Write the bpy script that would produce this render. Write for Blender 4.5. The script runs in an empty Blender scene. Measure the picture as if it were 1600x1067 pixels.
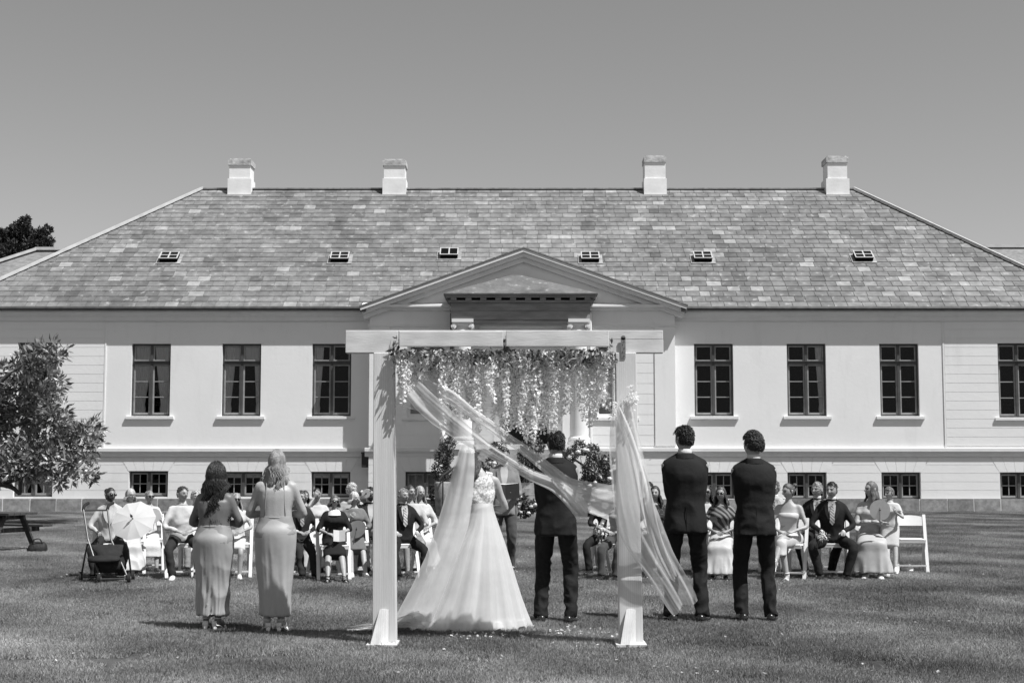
import bpy, bmesh, math, random
import numpy as np
from mathutils import Vector, Matrix, Quaternion
R = math.radians
PI = math.pi
rng = random.Random(7)
npr = np.random.RandomState(7)
scene = bpy.context.scene
col = scene.collection

# ------------------------------------------------------------------ camera, sky, sun, exposure
CAM_H, FPX, PITCH = 1.5, 2222.0, R(4.926)
cam_d = bpy.data.cameras.new('camera'); cam = bpy.data.objects.new('camera', cam_d); col.objects.link(cam)
cam.location = (0, 0, CAM_H); cam.rotation_euler = (R(90) + PITCH, 0, 0)
cam_d.sensor_width = 36.0; cam_d.lens = FPX / 1600 * 36.0
cam_d.clip_start = 0.1; cam_d.clip_end = 3000
scene.camera = cam
SUN = Vector((1.0, -0.62, 2.0)).normalized()          # towards the sun
w = bpy.data.worlds.new("World"); scene.world = w; w.use_nodes = True
nt = w.node_tree; nt.nodes.clear()
sky = nt.nodes.new('ShaderNodeTexSky'); sky.sky_type = 'NISHITA'; sky.sun_disc = False
sky.sun_elevation = math.asin(SUN.z); sky.sun_rotation = math.atan2(SUN.x, SUN.y)
sky.air_density = 1.0; sky.dust_density = 0.6; sky.ozone_density = 1.0
bw = nt.nodes.new('ShaderNodeRGBToBW'); bg = nt.nodes.new('ShaderNodeBackground'); wo = nt.nodes.new('ShaderNodeOutputWorld')
bg.inputs['Strength'].default_value = 0.086
nt.links.new(sky.outputs[0], bw.inputs[0]); nt.links.new(bw.outputs[0], bg.inputs[0]); nt.links.new(bg.outputs[0], wo.inputs[0])
sd = bpy.data.lights.new('sun', 'SUN'); so = bpy.data.objects.new('sun', sd); col.objects.link(so)
sd.energy = 5.0; sd.angle = R(0.53); sd.color = (1, 1, 1)
so.rotation_euler = (-SUN).to_track_quat('-Z', 'Y').to_euler(); so.location = (20, -20, 40)
scene.view_settings.view_transform = 'Standard'; scene.view_settings.look = 'None'
scene.view_settings.exposure = 0.36; scene.view_settings.gamma = 1.0
scene.view_settings.use_curve_mapping = False
scene.cycles.use_denoising = True
scene.cycles.max_bounces = 8; scene.cycles.transparent_max_bounces = 24

def PX(px, py, D):
    """the point at distance D (world Y) seen at photo pixel (px, py)"""
    cx, cy = (px - 800) / FPX, (533.5 - py) / FPX
    d = (cx, math.cos(PITCH) - cy * math.sin(PITCH), math.sin(PITCH) + cy * math.cos(PITCH))
    t = D / d[1]
    return Vector((d[0] * t, D, CAM_H + d[2] * t))
def GP(px, py, z=0.0):
    cx, cy = (px - 800) / FPX, (533.5 - py) / FPX
    d = (cx, math.cos(PITCH) - cy * math.sin(PITCH), math.sin(PITCH) + cy * math.cos(PITCH))
    t = (z - CAM_H) / d[2]
    return Vector((d[0] * t, d[1] * t, z))
def ZP(py, D): return PX(800, py, D).z
def XP(px, py, D): return PX(px, py, D).x

# ------------------------------------------------------------------ materials (all grey: the place is seen in black and white)
MATS = {}
def mat(name, val, rough=0.7, var=0.12, scale=8.0, bump=0.0, bscale=60.0, stretch=(1, 1, 1), spec=0.3, metal=0.0, extra=None, world=False, transl=0.0, sheen=0.0):
    if name in MATS: return MATS[name]
    m = bpy.data.materials.new(name); m.use_nodes = True; n = m.node_tree; N = n.nodes; L = n.links
    b = N['Principled BSDF']; out = N['Material Output']
    b.inputs['Roughness'].default_value = rough; b.inputs['Metallic'].default_value = metal
    b.inputs['Specular IOR Level'].default_value = spec
    if sheen: b.inputs['Sheen Weight'].default_value = sheen
    tc = N.new('ShaderNodeNewGeometry' if world else 'ShaderNodeTexCoord')
    mp = N.new('ShaderNodeMapping'); mp.inputs['Scale'].default_value = stretch
    L.new(tc.outputs['Position' if world else 'Object'], mp.inputs[0])
    nz = N.new('ShaderNodeTexNoise'); nz.inputs['Scale'].default_value = scale; nz.inputs['Detail'].default_value = 6
    L.new(mp.outputs[0], nz.inputs[0])
    rp = N.new('ShaderNodeMapRange'); rp.inputs['From Min'].default_value = 0.3; rp.inputs['From Max'].default_value = 0.7
    rp.inputs['To Min'].default_value = val * (1 - var); rp.inputs['To Max'].default_value = min(1, val * (1 + var))
    L.new(nz.outputs['Fac'], rp.inputs[0]); colr = rp.outputs[0]
    if extra: colr = extra(N, L, mp, colr)
    L.new(colr, b.inputs['Base Color'])
    if bump:
        n2 = N.new('ShaderNodeTexNoise'); n2.inputs['Scale'].default_value = bscale; n2.inputs['Detail'].default_value = 4
        L.new(mp.outputs[0], n2.inputs[0])
        bp = N.new('ShaderNodeBump'); bp.inputs['Strength'].default_value = bump; bp.inputs['Distance'].default_value = 0.02
        L.new(n2.outputs['Fac'], bp.inputs['Height']); L.new(bp.outputs[0], b.inputs['Normal'])
    if transl:
        tr = N.new('ShaderNodeBsdfTranslucent'); L.new(colr, tr.inputs[0])
        mx = N.new('ShaderNodeMixShader'); mx.inputs[0].default_value = transl
        L.new(b.outputs[0], mx.inputs[1]); L.new(tr.outputs[0], mx.inputs[2]); L.new(mx.outputs[0], out.inputs[0])
    MATS[name] = m; return m
def sheer(name, val, opac, fine=220.0, rough=0.8):
    """gauze: threads that let part of the light through"""
    m = bpy.data.materials.new(name); m.use_nodes = True; N = m.node_tree.nodes; L = m.node_tree.links
    b = N['Principled BSDF']; out = N['Material Output']; b.inputs['Roughness'].default_value = rough
    b.inputs['Base Color'].default_value = (val, val, val, 1); b.inputs['Specular IOR Level'].default_value = 0.2
    tr = N.new('ShaderNodeBsdfTranslucent'); tr.inputs[0].default_value = (val, val, val, 1)
    mx = N.new('ShaderNodeMixShader'); mx.inputs[0].default_value = 0.45
    L.new(b.outputs[0], mx.inputs[1]); L.new(tr.outputs[0], mx.inputs[2])
    tp = N.new('ShaderNodeBsdfTransparent'); m2 = N.new('ShaderNodeMixShader')
    tc = N.new('ShaderNodeTexCoord'); nz = N.new('ShaderNodeTexNoise'); nz.inputs['Scale'].default_value = 6; nz.inputs['Detail'].default_value = 5
    L.new(tc.outputs['Object'], nz.inputs[0]); rp = N.new('ShaderNodeMapRange')
    rp.inputs['From Min'].default_value = 0.3; rp.inputs['From Max'].default_value = 0.7
    rp.inputs['To Min'].default_value = opac - 0.08; rp.inputs['To Max'].default_value = opac + 0.08
    lw = N.new('ShaderNodeLayerWeight'); lw.inputs['Blend'].default_value = 0.35
    ad = N.new('ShaderNodeMath'); ad.operation = 'MULTIPLY_ADD'; ad.inputs[1].default_value = 0.35; ad.use_clamp = True
    L.new(nz.outputs['Fac'], rp.inputs[0]); L.new(lw.outputs['Facing'], ad.inputs[0]); L.new(rp.outputs[0], ad.inputs[2])
    L.new(ad.outputs[0], m2.inputs[0]); L.new(tp.outputs[0], m2.inputs[1]); L.new(mx.outputs[0], m2.inputs[2]); L.new(m2.outputs[0], out.inputs[0])
    MATS[name] = m; return m

# ------------------------------------------------------------------ object helpers
def meta(o, label=None, cat=None, group=None, kind=None):
    if label: o['label'] = label
    if cat: o['category'] = cat
    if group: o['group'] = group
    if kind: o['kind'] = kind
    return o
def thing(name, loc=(0, 0, 0), rz=0.0, label=None, cat=None, group=None):
    o = bpy.data.objects.new(name, None); col.objects.link(o); o.empty_display_size = 0.2
    o.location = loc; o.rotation_euler = (0, 0, rz)
    return meta(o, label, cat, group)
def link(name, me, parent=None):
    o = bpy.data.objects.new(name, me); col.objects.link(o)
    if parent is not None: o.parent = parent
    return o
def copy_tree(o, parent=None):
    c = o.copy(); col.objects.link(c); c.parent = parent
    for ch in list(o.children): copy_tree(ch, c)
    return c

class MB:
    """collects shapes for ONE mesh"""
    def __init__(s): s.v = []; s.f = []; s.m = []
    def add(s, vs, fs, mi=0):
        b = len(s.v); s.v.extend([tuple(p) for p in vs]); s.f.extend([tuple(i + b for i in f) for f in fs]); s.m.extend([mi] * len(fs)); return s
    def box(s, a, b, mi=0):
        x0, y0, z0 = a; x1, y1, z1 = b
        return s.add([(x0, y0, z0), (x1, y0, z0), (x1, y1, z0), (x0, y1, z0), (x0, y0, z1), (x1, y0, z1), (x1, y1, z1), (x0, y1, z1)],
                     [(0, 3, 2, 1), (4, 5, 6, 7), (0, 1, 5, 4), (1, 2, 6, 5), (2, 3, 7, 6), (3, 0, 4, 7)], mi)
    def bar(s, p, q, w, h, up=(0, 0, 1), mi=0):
        p, q = Vector(p), Vector(q); d = (q - p).normalized(); u = Vector(up)
        a = d.cross(u)
        if a.length < 1e-4: a = d.cross(Vector((0, 1, 0)))
        a.normalize(); b = a.cross(d).normalized(); a *= w / 2; b *= h / 2
        vs = [p - a - b, p + a - b, p + a + b, p - a + b, q - a - b, q + a - b, q + a + b, q - a + b]
        return s.add(vs, [(0, 1, 2, 3), (4, 7, 6, 5), (0, 4, 5, 1), (1, 5, 6, 2), (2, 6, 7, 3), (3, 7, 4, 0)], mi)
    def prism(s, poly, y0, y1, mi=0):
        """polygon in XZ pushed from y0 (front) to y1 (back)"""
        n = len(poly); vs = [(x, y0, z) for x, z in poly] + [(x, y1, z) for x, z in poly]
        return s.add(vs, [tuple(range(n)), tuple(range(2 * n - 1, n - 1, -1))] + [(i + n, (i + 1) % n + n, (i + 1) % n, i) for i in range(n)], mi)
    def prism_yz(s, poly, x0, x1, mi=0):
        n = len(poly); vs = [(x0, y, z) for y, z in poly] + [(x1, y, z) for y, z in poly]
        return s.add(vs, [tuple(range(n)), tuple(range(2 * n - 1, n - 1, -1))] + [(i + n, (i + 1) % n + n, (i + 1) % n, i) for i in range(n)], mi)
    def loft(s, rings, seg=12, cap=True, mi=0, close=False):
        """rings: (centre, U, V[, exponent])"""
        b = len(s.v); n = len(rings)
        for r in rings:
            c, U, V = Vector(r[0]), Vector(r[1]), Vector(r[2]); e = 2.0 / (r[3] if len(r) > 3 else 2.0)
            for k in range(seg):
                t = 2 * PI * k / seg; ct, st = math.cos(t), math.sin(t)
                cc = math.copysign(abs(ct) ** e, ct); ss = math.copysign(abs(st) ** e, st)
                s.v.append(tuple(c + U * cc + V * ss))
        for i in range(n - 1 if not close else n):
            for k in range(seg):
                j = (i + 1) % n
                s.f.append((b + i * seg + k, b + i * seg + (k + 1) % seg, b + j * seg + (k + 1) % seg, b + j * seg + k)); s.m.append(mi)
        if cap and not close:
            s.f.append(tuple(b + k for k in range(seg))[::-1]); s.m.append(mi)
            s.f.append(tuple(b + (n - 1) * seg + k for k in range(seg))); s.m.append(mi)
        return s
    def tube(s, pts, rad, seg=8, smooth=1, cap=True, mi=0, rnd=False, flat=1.0, up=None):
        pts = [Vector(p) for p in pts]
        if not hasattr(rad, '__len__'): rad = [rad] * len(pts)
        rad = list(rad)
        if smooth > 1 and len(pts) > 2:
            P, Q = [], []
            for i in range(len(pts) - 1):
                a, b_, c, d = pts[max(i - 1, 0)], pts[i], pts[i + 1], pts[min(i + 2, len(pts) - 1)]
                for k in range(smooth):
                    t = k / smooth
                    P.append(0.5 * ((2 * b_) + (c - a) * t + (2 * a - 5 * b_ + 4 * c - d) * t * t + (3 * b_ - a - 3 * c + d) * t ** 3))
                    Q.append(rad[i] * (1 - t) + rad[i + 1] * t)
            P.append(pts[-1]); Q.append(rad[-1]); pts, rad = P, Q
        T = [(pts[min(i + 1, len(pts) - 1)] - pts[max(i - 1, 0)]) for i in range(len(pts))]
        T = [t.normalized() if t.length > 1e-9 else Vector((0, 0, 1)) for t in T]
        u = Vector(up) if up is not None else (Vector((1, 0, 0)) if abs(T[0].x) < 0.8 else Vector((0, 1, 0)))
        u = (u - T[0] * u.dot(T[0])).normalized(); rings = []
        for i, p in enumerate(pts):
            u = (u - T[i] * u.dot(T[i])).normalized(); v_ = T[i].cross(u)
            rings.append((p, u * rad[i], v_ * rad[i] * flat))
        if rnd:
            a, b_ = rings[0], rings[-1]
            def cp(r, t, sg): return [(r[0] + t * sg * rad_ * 0.6, r[1] * 0.8, r[2] * 0.8) for rad_ in [r[1].length]] + [(r[0] + t * sg * r[1].length * 0.95, r[1] * 0.35, r[2] * 0.35)]
            rings = cp(a, T[0], -1)[::-1] + rings + cp(b_, T[-1], 1)
        return s.loft(rings, seg, cap, mi)
    def ball(s, c, r, seg=10, rin=7, mi=0, rot=None):
        c = Vector(c); r = Vector(r) if hasattr(r, '__len__') else Vector((r, r, r)); rings = []
        for i in range(1, rin):
            t = PI * i / rin; q = math.sin(t)
            U, V, C = Vector((r.x * q, 0, 0)), Vector((0, r.y * q, 0)), Vector((0, 0, -r.z * math.cos(t)))
            if rot is not None: U, V, C = rot @ U, rot @ V, rot @ C
            rings.append((c + C, U, V))
        return s.loft(rings, seg, True, mi)
    def lathe(s, c, prof, seg=20, mi=0):
        return s.loft([(Vector((c[0], c[1], c[2] + z)), Vector((r, 0, 0)), Vector((0, r, 0))) for r, z in prof], seg, True, mi)
    def mesh(s, name, mats, smooth=False):
        me = bpy.data.meshes.new(name); me.from_pydata(s.v, [], s.f)
        for m in (mats if isinstance(mats, (list, tuple)) else [mats]): me.materials.append(m)
        if any(s.m): me.polygons.foreach_set('material_index', s.m)
        if smooth: me.polygons.foreach_set('use_smooth', [True] * len(me.polygons))
        me.update(); return me
    def build(s, name, mats, parent=None, smooth=False, fix=True):
        me = s.mesh(name, mats, smooth)
        if fix:
            bm = bmesh.new(); bm.from_mesh(me); bmesh.ops.recalc_face_normals(bm, faces=bm.faces); bm.to_mesh(me); bm.free()
        return link(name, me, parent)

def leaf_cloud(centres, dirs, L, Wd, seed=0, mats=None, name='foliage', parent=None, curl=0.25, nm=1, jitter=0.3):
    """bent leaf blades (4 tris each) at numpy centres"""
    r = np.random.RandomState(seed); n = len(centres)
    d = dirs / (np.linalg.norm(dirs, axis=1, keepdims=True) + 1e-9)
    a = r.normal(size=(n, 3)); a -= d * np.sum(a * d, axis=1, keepdims=True); a /= np.linalg.norm(a, axis=1, keepdims=True) + 1e-9
    nrm = np.cross(d, a); ls = L * (1 + jitter * r.uniform(-1, 1, (n, 1))); ws = Wd * (1 + jitter * r.uniform(-1, 1, (n, 1)))
    p0 = centres; pm = centres + d * ls * .5 + nrm * ls * curl * .3; p3 = centres + d * ls - nrm * ls * curl * .3
    p1 = pm + a * ws * .5 - nrm * ws * .15; p2 = pm - a * ws * .5 - nrm * ws * .15
    V = np.stack([p0, p1, pm, p2, p3], axis=1).reshape(-1, 3); b = (np.arange(n) * 5)[:, None]
    F = np.concatenate([b + [0, 1, 2], b + [0, 2, 3], b + [1, 4, 2], b + [2, 4, 3]], axis=1).reshape(-1)
    me = bpy.data.meshes.new(name); me.vertices.add(len(V)); me.vertices.foreach_set('co', V.astype(np.float32).ravel())
    me.loops.add(len(F)); me.loops.foreach_set('vertex_index', F.astype(np.int32)); npoly = len(F) // 3
    me.polygons.add(npoly); me.polygons.foreach_set('loop_start', np.arange(npoly, dtype=np.int32) * 3); me.polygons.foreach_set('loop_total', np.full(npoly, 3, dtype=np.int32))
    mats = mats if isinstance(mats, (list, tuple)) else [mats]
    for m in mats: me.materials.append(m)
    if len(mats) > 1: me.polygons.foreach_set('material_index', np.repeat(r.randint(0, len(mats), n), 4).astype(np.int32))
    me.update(calc_edges=True); me.validate()
    return link(name, me, parent)

# ------------------------------------------------------------------ ground and lawn
def lawn_extra(N, L, mp, c):
    # broad dry and lush patches
    n1 = N.new('ShaderNodeTexNoise'); n1.inputs['Scale'].default_value = 0.55; n1.inputs['Detail'].default_value = 5; n1.inputs['Roughness'].default_value = 0.6
    m2 = N.new('ShaderNodeMapping'); m2.inputs['Scale'].default_value = (0.9, 0.75, 1); m2.inputs['Rotation'].default_value = (0, 0, 0.5)
    g = N.new('ShaderNodeNewGeometry'); L.new(g.outputs['Position'], m2.inputs[0]); L.new(m2.outputs[0], n1.inputs[0])
    r = N.new('ShaderNodeMapRange'); r.inputs['From Min'].default_value = 0.35; r.inputs['From Max'].default_value = 0.65; r.inputs['To Min'].default_value = 0.50; r.inputs['To Max'].default_value = 1.42
    L.new(n1.outputs['Fac'], r.inputs[0])
    mu = N.new('ShaderNodeMath'); mu.operation = 'MULTIPLY'; L.new(c, mu.inputs[0]); L.new(r.outputs[0], mu.inputs[1])
    # soft mowing bands
    wv = N.new('ShaderNodeTexWave'); wv.inputs['Scale'].default_value = 0.16; wv.inputs['Distortion'].default_value = 2.2; wv.inputs['Detail'].default_value = 3; wv.inputs['Detail Scale'].default_value = 1.5
    m4 = N.new('ShaderNodeMapping'); m4.inputs['Rotation'].default_value = (0, 0, -0.75); L.new(g.outputs['Position'], m4.inputs[0]); L.new(m4.outputs[0], wv.inputs[0])
    r4 = N.new('ShaderNodeMapRange'); r4.inputs['To Min'].default_value = 0.80; r4.inputs['To Max'].default_value = 1.16; L.new(wv.outputs['Fac'], r4.inputs[0])
    m5 = N.new('ShaderNodeMath'); m5.operation = 'MULTIPLY'; L.new(mu.outputs[0], m5.inputs[0]); L.new(r4.outputs[0], m5.inputs[1])
    return m5.outputs[0]
M_soil = mat('lawn_ground', 0.075, 0.95, 0.35, 14, 0.6, 40, world=True, extra=lawn_extra)
M_blade = mat('grass_blade', 0.30, 0.55, 0.62, 42, world=True, transl=0.25, extra=lawn_extra, spec=0.35)
g = MB(); g.box((-400, -20, -0.5), (400, 900, 0.0)); go = g.build('ground', M_soil); meta(go, kind='structure')

def make_grass():
    me = bpy.data.meshes.new('lawn_grass')
    xs = [(-9, 9, 9.0, 16), (-12, 12, 16, 26), (-22, 22, 26, 44.9)]
    vs, fs = [], []
    for x0, x1, y0, y1 in xs:
        b = len(vs); vs += [(x0, y0, 0.002), (x1, y0, 0.002), (x1, y1, 0.002), (x0, y1, 0.002)]; fs.append((b, b + 1, b + 2, b + 3))
    me.from_pydata(vs, [], fs); me.materials.append(M_blade)
    o = link('lawn_grass', me); meta(o, 'short mown lawn grass with dry patches', 'grass', kind='stuff')
    t = bpy.data.node_groups.new('grass', 'GeometryNodeTree')
    t.interface.new_socket('Geometry', in_out='INPUT', socket_type='NodeSocketGeometry'); t.interface.new_socket('Geometry', in_out='OUTPUT', socket_type='NodeSocketGeometry')
    N, L = t.nodes, t.links
    gi, goo = N.new('NodeGroupInput'), N.new('NodeGroupOutput')
    def rnd(lo, hi, seed, vec=True):
        r = N.new('FunctionNodeRandomValue'); r.data_type = 'FLOAT_VECTOR' if vec else 'FLOAT'
        if vec: r.inputs[0].default_value = lo; r.inputs[1].default_value = hi
        else: r.inputs[2].default_value = lo; r.inputs[3].default_value = hi
        r.inputs['Seed'].default_value = seed; return r.outputs[0] if vec else r.outputs[1]
    patches = []
    for k in range(3):
        gr = N.new('GeometryNodeMeshGrid'); gr.inputs['Size X'].default_value = 0.6; gr.inputs['Size Y'].default_value = 0.6; gr.inputs['Vertices X'].default_value = 2; gr.inputs['Vertices Y'].default_value = 2
        dp = N.new('GeometryNodeDistributePointsOnFaces'); dp.inputs['Density'].default_value = 5200; dp.inputs['Seed'].default_value = k
        L.new(gr.outputs[0], dp.inputs['Mesh'])
        co = N.new('GeometryNodeMeshCone'); co.fill_type = 'NONE'; co.inputs['Vertices'].default_value = 3
        co.inputs['Radius Top'].default_value = 0.0004; co.inputs['Radius Bottom'].default_value = 0.0028; co.inputs['Depth'].default_value = 0.036
        ip = N.new('GeometryNodeInstanceOnPoints'); L.new(dp.outputs['Points'], ip.inputs['Points']); L.new(co.outputs[0], ip.inputs['Instance'])
        L.new(rnd((-0.75, -0.75, 0), (0.75, 0.75, 6.28), k + 5), ip.inputs['Rotation']); L.new(rnd((0.7, 0.5, 0.5), (1.4, 1.3, 1.35), k + 9), ip.inputs['Scale'])
        rl = N.new('GeometryNodeRealizeInstances'); L.new(ip.outputs[0], rl.inputs[0]); patches.append(rl.outputs[0])
    g2 = N.new('GeometryNodeGeometryToInstance')
    for p in patches: L.new(p, g2.inputs[0])
    d2 = N.new('GeometryNodeDistributePointsOnFaces'); d2.inputs['Density'].default_value = 9; d2.inputs['Seed'].default_value = 3
    L.new(gi.outputs[0], d2.inputs['Mesh'])
    i2 = N.new('GeometryNodeInstanceOnPoints'); L.new(d2.outputs['Points'], i2.inputs['Points']); L.new(g2.outputs[0], i2.inputs['Instance'])
    i2.inputs['Pick Instance'].default_value = True
    L.new(rnd((0, 0, 0), (0, 0, 6.28), 21), i2.inputs['Rotation']); L.new(rnd((1, 1, 0.75), (1, 1, 1.25), 22), i2.inputs['Scale'])
    sm = N.new('GeometryNodeSetMaterial'); sm.inputs['Material'].default_value = M_blade
    L.new(i2.outputs[0], sm.inputs[0]); L.new(sm.outputs[0], goo.inputs[0])
    md = o.modifiers.new('grass', 'NODES'); md.node_group = t
make_grass()
# ------------------------------------------------------------------ the manor house
D0, DR, DW = 45.0, 44.5, 44.965
def stain(N, L, mp, c):
    g = N.new('ShaderNodeNewGeometry'); m = N.new('ShaderNodeMapping'); m.inputs['Scale'].default_value = (1.6, 1.6, 0.35); L.new(g.outputs['Position'], m.inputs[0])
    n = N.new('ShaderNodeTexNoise'); n.inputs['Scale'].default_value = 1.4; n.inputs['Detail'].default_value = 8; n.inputs['Roughness'].default_value = 0.65; L.new(m.outputs[0], n.inputs[0])
    r = N.new('ShaderNodeMapRange'); r.inputs['From Min'].default_value = 0.55; r.inputs['From Max'].default_value = 0.8; r.inputs['To Min'].default_value = 1.0; r.inputs['To Max'].default_value = 0.90
    L.new(n.outputs['Fac'], r.inputs[0]); mu = N.new('ShaderNodeMath'); mu.operation = 'MULTIPLY'; L.new(c, mu.inputs[0]); L.new(r.outputs[0], mu.inputs[1]); return mu.outputs[0]
M_wall = mat('white_render', 0.80, 0.85, 0.025, 0.8, 0.12, 9, extra=stain, world=True)
M_trim = mat('white_trim', 0.74, 0.75, 0.04, 3, 0.1, 20, extra=stain, world=True)
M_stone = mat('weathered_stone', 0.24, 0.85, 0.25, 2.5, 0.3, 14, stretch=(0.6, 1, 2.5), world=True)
M_gran = [mat('granite_%s' % k, v, 0.85, 0.3, 7, 0.5, 45, world=True) for k, v in (('pale', .30), ('mid', .25), ('dark', .21))]
M_mort = mat('lime_mortar', 0.8, 0.9, 0.1, 10)
M_frame = mat('window_frame_paint', 0.07, 0.55, 0.2, 6, 0.1, 30)
M_bar = mat('window_bar_paint', 0.30, 0.5, 0.15, 6)
M_wframe = mat('white_window_paint', 0.75, 0.5, 0.06, 6)
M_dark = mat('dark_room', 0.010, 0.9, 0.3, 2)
M_curt = mat('net_curtain', 0.92, 0.9, 0.10, 3, stretch=(14, 14, 1), transl=0.15)
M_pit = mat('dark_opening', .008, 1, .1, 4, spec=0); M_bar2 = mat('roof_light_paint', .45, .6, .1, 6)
M_lead = mat('roof_metal', 0.10, 0.45, 0.25, 5, metal=0.3)
M_capg = mat('grey_flashing', 0.30, 0.6, 0.3, 6)
M_ridge = mat('ridge_flashing', 0.50, 0.5, 0.12, 4)
def mat_glass():
    m = bpy.data.materials.new('window_glass'); m.use_nodes = True; N = m.node_tree.nodes; L = m.node_tree.links; N.remove(N['Principled BSDF'])
    gl = N.new('ShaderNodeBsdfGlossy'); gl.inputs['Roughness'].default_value = 0.03; gl.inputs[0].default_value = (.4, .4, .4, 1)
    tp = N.new('ShaderNodeBsdfTransparent'); tp.inputs[0].default_value = (.82, .82, .82, 1)
    fr = N.new('ShaderNodeFresnel'); fr.inputs[0].default_value = 1.45; mx = N.new('ShaderNodeMixShader')
    nz = N.new('ShaderNodeTexNoise'); nz.inputs['Scale'].default_value = 1.5; tc = N.new('ShaderNodeTexCoord'); L.new(tc.outputs['Object'], nz.inputs[0])
    bp = N.new('ShaderNodeBump'); bp.inputs['Strength'].default_value = 0.04; L.new(nz.outputs['Fac'], bp.inputs['Height']); L.new(bp.outputs[0], gl.inputs['Normal'])
    L.new(fr.outputs[0], mx.inputs[0]); L.new(tp.outputs[0], mx.inputs[1]); L.new(gl.outputs[0], mx.inputs[2]); L.new(mx.outputs[0], N['Material Output'].inputs[0]); return m
M_glass = mat_glass()
TONES = [.11, .135, .16, .175, .195, .225, .285]
def lichen(N, L, mp, c):
    g = N.new('ShaderNodeNewGeometry'); n = N.new('ShaderNodeTexNoise'); n.inputs['Scale'].default_value = 0.9; n.inputs['Detail'].default_value = 9; n.inputs['Roughness'].default_value = 0.7; L.new(g.outputs['Position'], n.inputs[0])
    r = N.new('ShaderNodeMapRange'); r.inputs['From Min'].default_value = 0.3; r.inputs['From Max'].default_value = 0.7; r.inputs['To Min'].default_value = 0.62; r.inputs['To Max'].default_value = 1.38; L.new(n.outputs['Fac'], r.inputs[0])
    mu = N.new('ShaderNodeMath'); mu.operation = 'MULTIPLY'; L.new(c, mu.inputs[0]); L.new(r.outputs[0], mu.inputs[1])
    n2 = N.new('ShaderNodeTexNoise'); n2.inputs['Scale'].default_value = 5; n2.inputs['Detail'].default_value = 8; L.new(g.outputs['Position'], n2.inputs[0])
    r2 = N.new('ShaderNodeMapRange'); r2.inputs['From Min'].default_value = 0.62; r2.inputs['From Max'].default_value = 0.7; r2.inputs['To Max'].default_value = 0.5; L.new(n2.outputs['Fac'], r2.inputs[0])
    mi = N.new('ShaderNodeMix'); mi.data_type = 'FLOAT'; L.new(r2.outputs[0], mi.inputs[0]); L.new(mu.outputs[0], mi.inputs[2]); mi.inputs[3].default_value = 0.42
    return mi.outputs[0]
M_slate = [mat('slate_tone_%s' % 'abcdefg'[i], v * 0.95, 0.75, 0.2, 5, 0.35, 25, world=True, extra=lichen, spec=0.35) for i, v in enumerate(TONES)]

house = thing('manor_house', (0.4, D0, 0), 0, 'long white rendered manor house with hipped slate roof and small pillared porch', 'house')
HX, HY = 0.4, D0
HINV = Matrix.Translation((-HX, -HY, 0))
def hchild(o, parent=house):
    """objects of the house are modelled in place; keep them there under their parent"""
    o.parent = parent; o.matrix_parent_inverse = HINV.copy(); return o
def hb(mb, name, m, parent=house, smooth=False, fix=True):
    o = mb.build(name, m, None, smooth, fix); o.parent = parent; o.matrix_parent_inverse = HINV.copy() if parent is house else Matrix.Identity(4)
    return o
ZG = 0.0
zPl = ZP(779, D0); zB0 = ZP(711, D0); zB1 = ZP(697.5, D0); zEave = ZP(481, D0)
XL, XR = XP(165, 600, D0), XP(1474, 600, D0)          # ends of the smooth middle wall
RL, RR = XP(577, 600, DR), XP(1055, 600, DR)          # projecting centre bay
EL, ER = -17.7, 18.5                                   # ends of the house
YB = 58.4
EY = D0 - 0.26
zEv = ZP(480, EY)                                      # eave line
RY = EY + 7.05; zRd = ZP(296.5, RY)
RXL, RXR = XP(316, 296, RY), XP(1334, 294, RY)

WIN = [(p, 537, 650, D0, 61) for p in (235.5, 377, 518, 1115.5, 1260.5, 1405.5)] + [(57.5, 535, 650, DW, 61), (1591, 536, 652, DW, 61)]
RWIN = [(666, 537, 652, DR, 60), (961, 537, 652, DR, 60)]
BWIN = [(231.5, 736, 776), (379, 737, 776), (516.5, 737, 777), (1117, 738, 779), (1261.5, 738, 780), (1408.5, 738, 780), (1594, 738, 780), (51, 734, 776), (1594 + 150, 738, 780), (-92, 738, 780)]
RBWIN = [(664, 737, 778), (973, 737, 778)]
def rect(c, y0, y1, D, wpx=61):
    ym = (y0 + y1) / 2
    return (XP(c - wpx / 2, ym, D), XP(c + wpx / 2, ym, D), ZP(y1, D), ZP(y0, D))
def holed_wall(name, x0, x1, z0, z1, y, holes, m, depth=0.30):
    xs = sorted({x0, x1, *[h[0] for h in holes], *[h[1] for h in holes]}); zs = sorted({z0, z1, *[h[2] for h in holes], *[h[3] for h in holes]})
    xs = [x for x in xs if x0 <= x <= x1]; zs = [z for z in zs if z0 <= z <= z1]; b = MB()
    for i in range(len(xs) - 1):
        for k in range(len(zs) - 1):
            cx, cz = (xs[i] + xs[i + 1]) / 2, (zs[k] + zs[k + 1]) / 2
            if any(h[0] < cx < h[1] and h[2] < cz < h[3] for h in holes): continue
            b.add([(xs[i], y, zs[k]), (xs[i + 1], y, zs[k]), (xs[i + 1], y, zs[k + 1]), (xs[i], y, zs[k + 1])], [(0, 1, 2, 3)])
    for a, c, d, e in holes:
        b.add([(a, y, d), (c, y, d), (c, y, e), (a, y, e), (a, y + depth, d), (c, y + depth, d), (c, y + depth, e), (a, y + depth, e)],
              [(0, 4, 5, 1), (1, 5, 6, 2), (2, 6, 7, 3), (3, 7, 4, 0)])
    # ends turn back
    b.add([(x0, y, z0), (x0, y, z1), (x0, y + depth, z1), (x0, y + depth, z0)], [(0, 1, 2, 3)]); b.add([(x1, y, z0), (x1, y, z1), (x1, y + depth, z1), (x1, y + depth, z0)], [(3, 2, 1, 0)])
    return hb(b, name, m, fix=False)
mid_h = [rect(c, a, b, D, w_) for c, a, b, D, w_ in WIN[:6]]
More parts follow.
